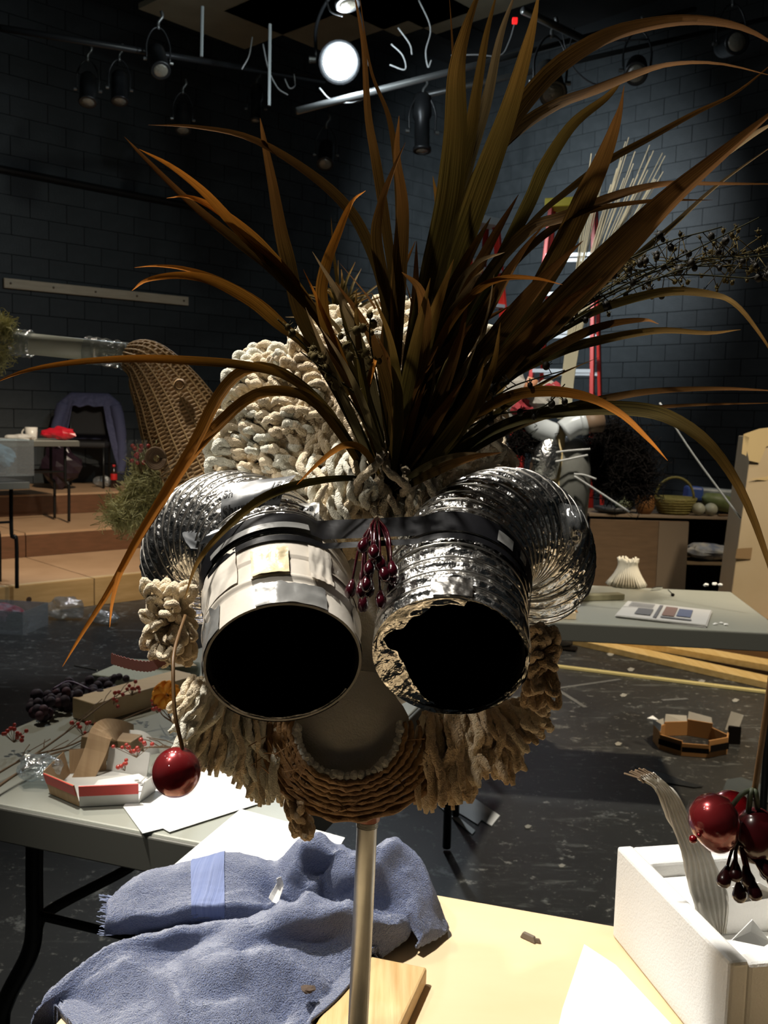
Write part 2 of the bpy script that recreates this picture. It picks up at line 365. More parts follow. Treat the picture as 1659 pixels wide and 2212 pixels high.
obj('brace', MB().tube(spline([P(300, 1850, 1.85), P(270, 1880, 1.80), P(110, 1965, 1.70), P(76, 2010, 1.66)], 16), .011, 6), leg_m, tl, smooth=True)
# working table under the plywood, and the plywood sheet
FU, FV = V((.957, -.29, 0)), V((-.29, -.957, 0))
FA = V((-.262, 1.405, 0))
fq = lambda a_, b_: FA+FU*a_+FV*b_
tf, _ = table(fq(.09, .03), FU, FV, 1.25, .76, .722, 'work_table', 'work table hidden under the plywood sheet and blue towel')
ply_m = wood('plywood_face', (.66, .49, .28), (.72, .55, .34), (4, 9, 9), .6)
tag(obj('plywood_sheet', MB().slab([fq(0, 0), fq(1.35, 0), fq(1.35, .86), fq(.075, .86)][::-1], .7225, .74), ply_m, bevel=.001), 'pale plywood sheet covering the near work table', 'plywood')
# table on the right in the middle distance
RU, RV = V((.993, -.118, 0)), V((.118, .993, 0))
ra = G(1150, 1341, .74)
tr_, RTq = table(ra+RU*.84, RV, -RU, .78, 1.2, .74, 'folding_table', 'grey-green folding table with the newspaper on it', legs=False)
for a_, b_ in ((.05, .03), (.05, 1.08), (.72, 1.08)): q_ = RTq(a_, b_); obj('leg', MB().tube([q_+V((0, 0, .01)), q_+V((0, 0, .70))], .0135, 8), leg_m, tr_, smooth=True)
# two tables on the risers
# ================================================================ the mask on its pole
foil_m = M('crinkled_foil', (.80, .79, .76), .27, metal=1, bump=.5, bsc=95, btype='noise')
wire_m = M('duct_wire_foil', (.42, .40, .37), .35, metal=1)
black_m = M('black_plastic_film', (.004, .004, .005), .35, bump=.5, bsc=60)
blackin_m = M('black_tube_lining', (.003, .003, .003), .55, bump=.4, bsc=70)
wtape_m = M('white_vinyl_tape', (.66, .62, .55), .28, c2=(.60, .54, .46), sc=18, bump=.08, bsc=50, coat=.3)
gtape_m = M('grey_duct_tape', (.27, .27, .26), .24, metal=.35, bump=.2, bsc=40)
ctape_m = M('cream_masking_tape', (.68, .58, .38), .45, c2=(.60, .48, .28), sc=40, bump=.2, bsc=80)
btape_m = M('black_vinyl_tape', (.005, .005, .006), .4, bump=.1, bsc=40, spec=.12)
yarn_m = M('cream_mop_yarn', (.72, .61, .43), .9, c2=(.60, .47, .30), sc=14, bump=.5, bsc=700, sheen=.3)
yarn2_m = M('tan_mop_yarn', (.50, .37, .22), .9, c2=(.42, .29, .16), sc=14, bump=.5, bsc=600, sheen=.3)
yarn3_m = M('pale_mop_yarn', (.72, .66, .52), .9, c2=(.62, .61, .51), sc=10, bump=.5, bsc=700, sheen=.3)
foam_m = M('white_foam', (.38, .37, .33), .8, bump=.3, bsc=500)
raffia_m = M('brown_raffia', (.24, .13, .045), .7, c2=(.15, .075, .026), sc=40, bump=.3, bsc=300)
galv_m = M('galvanised_pipe', (.42, .42, .39), .38, metal=.8, c2=(.34, .34, .32), sc=30)
mask = thing('mop_head_mask', G(796, 2330, .741), 'tall mask of mop yarn, silver duct eyes and dry grass on a metal pole', 'mask')

def tube_path(pts, n=160): return spline([P(*p) for p in pts], n)
LP = tube_path([(612, 1436, .660), (600, 1275, .735), (560, 1186, .80), (495, 1152, .86), (446, 1172, .90), (432, 1218, .94), (460, 1232, 1.0)])
RP = tube_path([(972, 1420, .660), (985, 1262, .735), (1030, 1178, .80), (1100, 1142, .86), (1150, 1176, .90), (1160, 1226, .94), (1125, 1240, 1.0)])
class Tub:
    def __init__(s, pts, r):
        s.p = pts; s.fr = frames(pts); s.r = r; s.s = [0]
        for i in range(1, len(pts)): s.s.append(s.s[-1]+(pts[i]-pts[i-1]).length)
        s.L = s.s[-1]
    def at(s, d, a, r=None, off=0):       # distance along, angle (0 up, + to the viewer's right), radius
        d = max(0, min(s.L-1e-5, d)); i = 0
        while s.s[i+1] < d: i += 1
        t = (d-s.s[i])/(s.s[i+1]-s.s[i]); T, N, B = s.fr[i]; T2, N2, B2 = s.fr[i+1]
        c = s.p[i].lerp(s.p[i+1], t); N = N.lerp(N2, t); B = B.lerp(B2, t)
        rr = (s.r if r is None else r)+off
        return c+N*(rr*math.cos(a))-B*(rr*math.sin(a))
LT, RT = Tub(LP, .0560), Tub(RP, .0548)
if (LT.at(.01, 1.57)-LT.at(.01, -1.57)).x < 0:
    Tub.at_ = Tub.at
    def _at(s, d, a, r=None, off=0): return Tub.at_(s, d, -a, r, off)
    Tub.at = _at
def ringprof(d, a, pitch=.0155):          # wire ridges of a flexible duct, slightly helical
    x = (d+a/(2*math.pi)*pitch)/pitch; k = x-math.floor(x)-.5
    ridge = math.exp(-(k/.10)**2)*.0017
    sag = -.0012*math.cos(2*math.pi*k)*-1
    return ridge-(.0011*(.5+.5*math.cos(2*math.pi*k*1.0+math.pi)))*0+sag*.4
def duct(tub, d0, d1, name, m, amp=.0013, pitch=.0155):
    nu = int((d1-d0)/.00105); nv = 150; a_ = MB()
    def fn(i, j):
        d = d0+(d1-d0)*i; a = (j-.5)*2*math.pi; p = tub.at(d, a)
        cr = noise.noise(p*160)*amp+noise.noise(p*420)*amp*.55
        return tub.at(d, a, off=ringprof(d, a, pitch)+cr-.0008)
    a_.grid(fn, nu, nv); return obj(name, a_, m, mask, smooth=True)
def wires(tub, d0, d1, parent, pitch=.0155):   # the spring wire that shows through the foil, one turn each
    d = d0
    while d < d1:
        pts = [tub.at(d+pitch*(k/48-.5)*0+0, -math.pi+2*math.pi*k/48, off=.0009) for k in range(49)]
        o = obj('duct_ring', MB().tube(pts, .00085, 6, cap=False), wire_m, parent, smooth=True); d += pitch
dl = duct(LT, .074, LT.L-.002, 'foil_duct', foil_m); wires(LT, .079, LT.L-.004, dl)
dr = duct(RT, .0, RT.L-.002, 'foil_duct', foil_m); wires(RT, .014, RT.L-.004, dr, .0155)
for tb in (LT, RT):                        # far ends of the ducts, closed with foil
    e = MB(); c = tb.at(tb.L, 0, r=0); ring = [tb.at(tb.L-.002, 2*math.pi*k/40, off=-.001) for k in range(40)]
    e.add(ring+[c], [(k, (k+1) % 40, 40) for k in range(40)]); obj('duct_end', e, foil_m, mask)
# left eye: hard tube wrapped in white tape
def lrad(d): return (.0022 if abs(d-.030) < .004 else 0)*(1-abs(d-.030)/.004 if abs(d-.030) < .004 else 0)*1.2+(.0016 if d > .052 else 0)
a_ = MB(); a_.grid(lambda i, j: LT.at(i*.082, (j-.5)*2*math.pi, off=lrad(i*.082)), 60, 72)
et = obj('taped_eye_tube', a_, wtape_m, mask, smooth=True)
a_ = MB(); a_.grid(lambda i, j: LT.at([.0, -.0006, 0][int(i*2+.01)], (j-.5)*2*math.pi, off=[0, -.0008, -.0018][int(i*2+.01)]), 2, 72); obj('tube_rim', a_, M('tape_edge', (.14, .13, .115), .4), mask, smooth=True)
def patch(tb, d0, d1, a0, a1, m, off, name, nu=10, nv=24, wob=0, jag=0, sd=0):
    g = MB()
    def fn(i, j):
        a = a0+(a1-a0)*j; jg = jag*noise.noise(V((j*7, sd, 0)))
        d = d0+(d1-d0+jg)*i
        return tb.at(d, a, off=off+lrad(d)*(tb is LT)+wob*noise.noise(V((i*3, j*5, sd))))
    g.grid(fn, nu, nv); return obj(name, g, m, mask, smooth=True)
patch(LT, -.0008, .023, -.38, .52, gtape_m, .0012, 'tape_strip', wob=.0012, jag=.004, sd=1)
patch(LT, -.0008, .026, -1.75, -.92, gtape_m, .0010, 'tape_strip', wob=.0010, jag=.008, sd=4)
patch(LT, .030, .060, -.42, .05, ctape_m, .0024, 'tape_strip', wob=.0008, jag=.004, sd=2)
patch(LT, .028, .064, .30, .62, wtape_m, .0030, 'tape_strip', wob=.0012, sd=3)
patch(LT, .046, .086, .55, 1.6, M('beige_tape', (.52, .45, .36), .3, coat=.3), .0016, 'tape_strip', sd=5)
patch(LT, .002, .05, 1.05, 1.9, wtape_m, .0008, 'tape_strip', sd=6)
patch(LT, .034, .075, -1.5, -.62, wtape_m, .0018, 'tape_strip', wob=.001, sd=8)
patch(LT, .0, .03, 2.3, 3.9, black_m, .0009, 'tape_strip', jag=.02, sd=9)
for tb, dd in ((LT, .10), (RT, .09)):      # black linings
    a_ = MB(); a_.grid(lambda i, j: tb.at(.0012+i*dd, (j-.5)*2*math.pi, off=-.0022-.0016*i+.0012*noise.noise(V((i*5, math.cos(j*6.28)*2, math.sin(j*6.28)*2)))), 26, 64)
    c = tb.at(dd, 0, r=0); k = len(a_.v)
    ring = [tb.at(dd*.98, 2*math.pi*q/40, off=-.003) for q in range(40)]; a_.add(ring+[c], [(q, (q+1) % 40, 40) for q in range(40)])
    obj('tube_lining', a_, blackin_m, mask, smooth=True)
# loose black film folded over the lower rim of the left eye
a_ = MB(); a_.grid(lambda i, j: LT.at(.0+.018*(i-.3) if i > .3 else -.0015, 2.05+2.3*j, off=(-.004+.006*i)+.0015*noise.noise(V((i*4, j*9, 3)))), 8, 30); obj('film_fold', a_, black_m, mask, smooth=True)
# right eye: torn foil turned in at the mouth of the duct
def rin(a):                                # inner radius of the torn foil, angle 0 up, + right
    d = (a+2*math.pi) % (2*math.pi); deg = math.degrees(d)
    pts = [(0, .80), (12, .78), (14, .97), (60, .985), (120, .985), (178, .985), (192, .95), (215, .80), (232, .70), (250, .66), (265, .70), (268, .78), (280, .90), (290, .86), (300, .72), (318, .70), (335, .76), (350, .80), (360, .80)]
    for (x0, y0), (x1, y1) in zip(pts, pts[1:]):
        if x0 <= deg <= x1: return y0+(y1-y0)*(deg-x0)/(x1-x0)+.012*noise.noise(V((deg*.11, 0, 5)))
    return .9
def fl_fn(i, j):
    a = j*2*math.pi; r0 = RT.r+.0006; r1 = min(r0-.0006, rin(a)*RT.r); r = r0+(r1-r0)*i
    dd = -.0008+.007*math.sin(i*1.2)+.0022*noise.noise(V((math.cos(a)*5, math.sin(a)*5, i*4)))*i*2
    return RT.at(0, a, r=r)+(RT.p[1]-RT.p[0]).normalized()*dd
a_ = MB(); a_.grid(fl_fn, 12, 180); obj('torn_foil_lip', a_, foil_m, mask, smooth=True)
patch(RT, -.0012, .020, -.25, .26, M('foil_tape', (.72, .70, .66), .25, metal=1, bump=.25, bsc=60), .0022, 'foil_tape_strip', wob=.001, sd=13)
patch(RT, .002, .03, 1.0, 1.55, M('foil_tape', (0, 0, 0)), .002, 'foil_tape_strip', wob=.001, sd=14)
patch(RT, -.001, .028, 1.75, 2.9, black_m, .0014, 'film_fold', wob=.002, jag=.02, sd=16)
# black tape band around the brow
bw = .0085
def band(d_l, d_r, w_, off, m, name):
    rows = []
    for k in range(26): a = -1.95+(1.95+.55)*k/25; rows.append((LT.at(d_l-w_, a, off=off), LT.at(d_l+w_, a, off=off)))
    l0 = rows[-1]; right = []
    for k in range(26): a = -.5+(1.9+.5)*k/25; right.append((RT.at(d_r-w_, a, off=off), RT.at(d_r+w_, a, off=off)))
    for k in range(1, 8): t = k/8; rows.append((l0[0].lerp(right[0][0], t), l0[1].lerp(right[0][1], t)))
    rows += right; g = MB()
    vv = [q for r in rows for q in r]; g.add(vv, [(2*i, 2*i+2, 2*i+3, 2*i+1) for i in range(len(rows)-1)]); return obj(name, g, m, mask, smooth=True)
band(.090, .084, .0120, .0040, btape_m, 'brow_tape_band')
band(.071, .066, .0032, .0036, btape_m, 'brow_tape_band')
patch(RT, .074, .088, .55, .80, gtape_m, .0050, 'tape_strip', sd=20); patch(RT, .076, .089, .95, 1.1, gtape_m, .0050, 'tape_strip', sd=21); patch(LT, .0795, .086, -1.0, .35, gtape_m, .0046, 'tape_strip', sd=22)

# printed tape flaps on the left duct
print_m = M('printed_tape_film', (.12, .125, .13), .30, metal=.3, bump=.12, bsc=26); ink_m = M('black_ink', (.002, .002, .002), .5)
def text_mesh(s_):
    c = bpy.data.curves.new('lettering', 'FONT'); c.body = s_; c.size = 1; c.offset = .02
    o = bpy.data.objects.new('lettering', c); col.objects.link(o); bpy.context.view_layer.update()
    me = o.evaluated_get(bpy.context.evaluated_depsgraph_get()).to_mesh()
    vv = [v.co.copy() for v in me.vertices]; ff = [tuple(p.vertices) for p in me.polygons]
    o.to_mesh_clear(); bpy.data.objects.remove(o); return vv, ff
def flap(corners, bulge, texts, m=print_m, mid=None, nm='printed_tape'):
    c = [P(*q) for q in corners]; n = (c[1]-c[0]).cross(c[3]-c[0]).normalized()
    if n.dot(CC-c[0]) < 0: n = -n
    def S(u, v): return c[0]*(1-u)*(1-v)+c[1]*u*(1-v)+c[2]*u*v+c[3]*(1-u)*v+n*(bulge*math.sin(math.pi*v)+.0012*noise.noise(V((u*4, v*4, bulge*900))))
    g = MB(); g.grid(S, 20, 14); o = obj(nm, g, m, mask, smooth=True)
    for s_, u0, v0, h, k in texts:
        vv, ff = text_mesh(s_); t = MB()
        L_ = (c[1]-c[0]).length; H_ = (c[3]-c[0]).length
        t.add([S(u0+p.x*h*H_/L_*k, v0-p.y*h)+n*.0005 for p in vv], ff); obj('lettering', t, ink_m, o)
    return o
flap([(486, 1046, .770), (640, 1026, .765), (604, 1092, .752), (478, 1142, .748)], .006, [('Shurtape', .03, .86, .36, .8), ('DC 181', .52, .80, .30, .7), ('Sh', .02, .40, .28, .8), ('181', .72, .42, .30, .8), ('©', .90, .26, .22, .9)])
flap([(478, 1140, .748), (604, 1092, .752), (585, 1150, .742), (430, 1176, .738)], .003, [('Shurtape', .30, .80, .42, .8), ('DC', .80, .84, .34, .8)], M('glare_tape_film', (.62, .66, .70), .16, metal=.9, bump=.1, bsc=20))  # reflected light painted in: pale copy of the dark printed film
flap([(622, 1088, .768), (690, 1086, .768), (690, 1140, .752), (600, 1145, .75)], .002, [('tape', .30, .34, .36, .8), ('DC 181', .12, .70, .34, .7)], M('pale_printed_tape', (.34, .33, .30), .25, metal=.5))
flap([(395, 1150, .80), (440, 1142, .775), (470, 1190, .755), (412, 1185, .77)], .003, [], print_m, nm='tape_end')

# ---------------------------------------------------------------- yarn
def rope(pts, r, n=10, seg=18, lobes=2, twist=300):
    pts = spline(pts, seg) if len(pts) < seg else pts
    a_ = MB(); ph = R_.random()*6
    return a_.tube(pts, lambda t: r*(min(1, .55+t*6) if t < .08 else (max(.45, 1-(t-.9)*5) if t > .9 else 1)), n, True,
                   prof=lambda t, a, ln: .70+.38*abs(math.cos(lobes*.5*(a-ln*twist)+ph)))
NY = [0]; yarn_rest = {}
def yarn(pts, r, m, seg=18):
    g = rope(pts, r*.95, seg=int(seg*1.4))
    if NY[0] < 300: obj('mop_strand', g, m, mask, smooth=True); NY[0] += 1
    else: yarn_rest.setdefault(m.name, (MB(), m))[0].add(g.v, g.f)
# foam head underneath
HEAD = P(800, 1290, .93)
obj('foam_head', MB().ball(HEAD, .098, 24, 16, (1, .85, 1.15)), foam_m, mask, smooth=True)
# crown of yarn: dome of loops lying over an ellipsoid
EC = P(798, 985, .93); ER = V((.122, .085, .120))
crown_core = obj('yarn_cap', MB().ball(EC, 1, 28, 18, (ER.x*.9, ER.y*.9, ER.z*.9)), M('yarn_cap_cloth', (.36, .29, .2), .95, bump=.5, bsc=200), mask, smooth=True)
def crown(px, py, kind):
    """strand starting at a point of the dome seen at pixel px,py"""
    d = ray(px, py); o_ = CC-EC
    A = sum((d[i]/ER[i])**2 for i in range(3)); B = 2*sum(d[i]*o_[i]/ER[i]**2 for i in range(3)); C_ = sum((o_[i]/ER[i])**2 for i in range(3))-1
    ds = B*B-4*A*C_
    if ds < 0: return False
    p = CC+d*((-B-math.sqrt(ds))/(2*A)); n = V((p.x-EC.x)/ER[i]**2 if i == 0 else ((p.y-EC.y)/ER[i]**2 if i == 1 else (p.z-EC.z)/ER[i]**2) for i in range(3)).normalized()
    up = V((0, 0, 1)); t = (up-n*n.z); t = t.normalized() if t.length > .1 else V((1, 0, 0)); s = n.cross(t)
    ang = R_.uniform(-.9, .9)+(math.pi if kind == 'down' else 0)+(.5 if px < 700 else -.4)*(1 if kind == 'up' else -1)
    q = t*math.cos(ang)+s*math.sin(ang)
    L_ = R_.uniform(.035, .06)
    if kind == 'loop':
        b = s*R_.uniform(.006, .011)*R_.choice((-1, 1)); h = R_.uniform(.010, .022)
        yarn([p-n*.01, p+n*h*.7-b*.6+q*.004, p+n*h*1.15+q*.010, p+n*h*.8+b+q*.008, p-n*.006+b*.9+q*.002], R_.uniform(.0034, .0046), yarn_m if R_.random() < .7 else yarn3_m, 14)
    else:
        b = s*R_.uniform(-.008, .008)
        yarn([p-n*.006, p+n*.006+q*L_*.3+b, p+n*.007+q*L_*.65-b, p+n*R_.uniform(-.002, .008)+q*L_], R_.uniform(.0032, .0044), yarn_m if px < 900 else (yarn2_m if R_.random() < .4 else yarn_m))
    return True
for k in range(1500):
    px = R_.uniform(470, 1095); py = R_.uniform(670, 1130)
    pass
    left = px < 640+R_.uniform(-60, 60)
    if 500 < px < 1080 or R_.random() < .8: crown(px, py, 'loop' if (left or py < 800) else R_.choice(('down', 'up', 'down')))
# rim of outward loops on the left and along the top
for k in range(110):
    t = R_.random(); e = spline([(480, 1010, .90), (476, 940, .91), (506, 860, .92), (520, 800, .93), (560, 775, .94), (640, 790, .95)], 40)[int(t*40)]
    p = P(e.x+R_.uniform(0, 50), e.y+R_.uniform(-8, 25), e.z+R_.uniform(-.03, .03)); n = (p-EC).normalized(); s = n.cross(V((0, 1, 0))).normalized()
    h = R_.uniform(.006, .016); b = s*R_.uniform(.004, .009)*R_.choice((-1, 1))
    yarn([p-n*.012, p+n*h*.7-b*.6, p+n*h*1.1, p+n*h*.75+b, p-n*.01+b*.8], R_.uniform(.0036, .0048), yarn3_m if R_.random() < .5 else yarn_m, 14)
for k in range(150):   # back of the mop rising behind the grass
    px, py = R_.choice(((735, 735), (820, 745), (965, 725), (780, 770), (1000, 760), (900, 760), (690, 770)))
    p = P(px+R_.gauss(0, 28), py+R_.gauss(0, 26), .985+R_.uniform(-.02, .02)); n = V((R_.gauss(0, .5), -.5, .9)).normalized(); s = n.cross(V((0, 1, 0))).normalized()
    b = s*R_.uniform(.005, .010); h = R_.uniform(.008, .018)
    yarn([p-n*.02, p+n*h*.6-b*.5, p+n*h, p+n*h*.6+b, p-n*.018+b], R_.uniform(.0042, .0054), yarn3_m if R_.random() < .6 else yarn_m, 12)
for px, py, rr_ in ((735, 790, .030), (820, 800, .032), (965, 785, .034), (890, 805, .03), (1010, 830, .03)):
    obj('yarn_cap', MB().ball(P(px, py, 1.01), rr_*1.1, 12, 8), MATS['yarn_cap_cloth'], mask, smooth=True)
# yarn between the eyes and the crown
for k in range(70):
    px = R_.uniform(640, 930); py = R_.uniform(1010, 1130); p = P(px, py, .80+R_.uniform(-.01, .02)); q = V((R_.uniform(-.5, .5), -.2, -1)).normalized(); L_ = R_.uniform(.03, .05)
    s = V((1, 0, 0)); b = s*R_.uniform(-.006, .006)
    yarn([p-q*L_*.5+V((0, .02, 0)), p-q*L_*.1+b, p+q*L_*.3-b, p+q*L_*.6+V((0, .015, 0))], R_.uniform(.0032, .0044), yarn_m if R_.random() < .75 else yarn3_m)
# beard of hanging yarn
def hang(x0, y0, x1, y1, D, m, r=.0048, n=3, spread=14):
    r *= .72
    for k in range(n*2):
        xs = x0+R_.gauss(0, spread); xe = x1+R_.gauss(0, spread); ye = y1+R_.uniform(-22, 6); d0 = D+R_.uniform(-.02, .02)
        a_ = P(xs, y0+R_.uniform(-12, 12), d0+.015); e = P(xe, ye, d0-.004+R_.uniform(-.01, .01)); w_ = V((R_.uniform(-.006, .006), R_.uniform(-.006, .004), 0))
        yarn([a_, a_.lerp(e, .33)+w_+V((0, -.004, 0)), a_.lerp(e, .68)-w_, e], r*R_.uniform(.85, 1.15), m, 16)
edgeL = [(385, 1560), (395, 1640), (430, 1665), (470, 1672), (520, 1690), (560, 1735), (600, 1735), (640, 1740)]
for layer, (D, f_) in enumerate(((.83, 1), (.85, .97), (.87, .9))):
    for k in range(17):
        t = k/16; e = spline([V((x, y, 0)) for x, y in edgeL], 16)[k]
        hang(430+t*180, 1470+t*70, e.x+layer*12, 1480+(e.y-1480)*f_, D, yarn_m if layer else (yarn3_m if k % 3 else yarn_m), n=3)
edgeR = [(925, 1752), (975, 1745), (1020, 1722), (1060, 1668), (1105, 1690), (1140, 1620), (1172, 1580), (1182, 1545)]
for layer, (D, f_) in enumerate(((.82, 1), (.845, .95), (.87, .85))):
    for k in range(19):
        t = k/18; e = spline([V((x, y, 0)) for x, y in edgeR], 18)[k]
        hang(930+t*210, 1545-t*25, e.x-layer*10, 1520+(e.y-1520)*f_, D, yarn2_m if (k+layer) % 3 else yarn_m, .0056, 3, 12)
for (x, y, dx, dy, m_, n_) in ((395, 1345, -50, -20, yarn_m, 75), (1150, 1440, 30, 25, yarn2_m, 60), (640, 1745, 10, 60, yarn2_m, 9)):
    for k in range(n_):
        if n_ == 9: hang(x+R_.gauss(0, 10), y-25, x+10+R_.gauss(0, 16), y+66, .82, m_, .005, 1, 4); continue
        p = P(x+dx*.6, y, .80); q = P(x+dx*R_.uniform(-.3, 1.5), y+R_.uniform(-72, 72), .80+R_.uniform(-.03, .02)); n = (q-p).normalized(); s = n.cross(V((0, 1, 0))).normalized(); b = s*.0052
        yarn([q-n*.02+V((0, .02, 0)), q-b*.7, q+n*.009, q+b, q-n*.014+b+V((0, .01, 0))], .0034, m_, 12)
for nm, (g, m_) in yarn_rest.items(): obj('mop_strand_mass', g, m_, mask, smooth=True, kind='stuff')

# ---------------------------------------------------------------- mouth: coiled raffia around foam
MC = P(752, 1576, .80); mu = V((1, 0, 0)); mv = V((0, .36, .93)).normalized(); mn = mu.cross(mv); mn = -mn if mn.dot(CC-MC) < 0 else mn
obj('foam_mouth', MB().ball(MC-mn*.035, .052, 22, 14, (1.02, .62, 1.1), wob=.1), foam_m, mask, smooth=True)
for k in range(8):
    rx = .049+.0040*k; rz = .044+.0031*k; pts = []
    for q in range(53):
        a = math.pi*(-1.06+1.12*q/52); e = 1+.05*noise.noise(V((q*.15, k, 0)))+(.34*max(0, math.cos(a)))*(k/8)
        pts.append(MC+mu*(rx*e*math.cos(a))+mv*(rz*math.sin(a)*(1+.02*k))-mn*(.004+.0044*k)+V((R_.uniform(-1, 1), R_.uniform(-1, 1), R_.uniform(-1, 1)))*.0009)
    obj('raffia_coil', rope(pts, .0030+.0007*(k % 2), n=8, seg=53, lobes=2, twist=420), raffia_m, mask, smooth=True)
for k in range(26):   # rough edge of foam crumbs
    a = math.pi*(-1.0+k/25*1.05); p = MC+mu*.045*math.cos(a)+mv*.039*math.sin(a)-mn*.004
    obj('foam_crumb', MB().ball(p, R_.uniform(.003, .0055), 7, 5, wob=.4, seed=k), foam_m, mask)
for k in range(34):
    a = math.pi*R_.uniform(-1.05, .05); rr_ = R_.uniform(.055, .088); p = MC+mu*rr_*math.cos(a)+mv*rr_*.86*math.sin(a)-mn*(rr_-.05)*.8; d = V((R_.gauss(0, 1), -.5, R_.gauss(0, 1))).normalized()*.012
    obj('raffia_wisp', MB().tube([p-d, p+mn*.003, p+d*R_.uniform(.5, 1)+mn*.002], .0005, 4), raffia_m, mask)
# pole, its thread and floor flange
pt, pb = P(795, 1740, .852), G(752, 2412, .7405)
pb = P(772, 2212, .852)+(P(772, 2212, .852)-pt)*.21; pb.z = .7625
obj('pole', MB().tube([pt+(pt-pb)*.2, pt, pb], .0096, 20), galv_m, mask, smooth=True)
for k in range(5): obj('pipe_thread', MB().tube([pt.lerp(pb, .05+.004*k), pt.lerp(pb, .052+.004*k)], .0103, 16), galv_m, mask)
obj('pipe_collar', MB().tube([pt.lerp(pb, -.02), pt.lerp(pb, .045)], .0118, 16), M('red_rust_collar', (.20, .06, .03), .5), mask, smooth=True)
obj('flange', MB().lathe([(.045, 0), (.045, .006), (.016, .010), (.014, .022), (.0098, .022)], pb, (0, 0, 1), 24), galv_m, mask, smooth=True)

# ---------------------------------------------------------------- dry grass
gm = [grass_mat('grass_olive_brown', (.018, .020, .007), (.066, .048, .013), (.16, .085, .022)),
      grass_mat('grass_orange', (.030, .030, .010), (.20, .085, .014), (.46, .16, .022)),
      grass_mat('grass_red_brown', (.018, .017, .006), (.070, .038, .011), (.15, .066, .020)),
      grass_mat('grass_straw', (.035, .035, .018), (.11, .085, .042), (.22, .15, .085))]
BASE = (846, 1092, .83)
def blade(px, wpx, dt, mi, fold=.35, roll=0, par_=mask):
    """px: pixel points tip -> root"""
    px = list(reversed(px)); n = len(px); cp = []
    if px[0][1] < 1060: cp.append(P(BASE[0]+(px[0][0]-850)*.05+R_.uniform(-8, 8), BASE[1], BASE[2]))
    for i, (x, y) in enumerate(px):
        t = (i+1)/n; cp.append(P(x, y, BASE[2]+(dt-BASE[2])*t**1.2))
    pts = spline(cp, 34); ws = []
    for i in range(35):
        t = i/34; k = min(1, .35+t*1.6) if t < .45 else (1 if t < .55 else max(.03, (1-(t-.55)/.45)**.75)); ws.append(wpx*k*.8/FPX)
    g = MB(); g.ribbon(pts, ws, V((R_.uniform(-.3, .3), -1, .25)), fold, roll); return obj('grass_blade', g, gm[mi], par_, smooth=True)
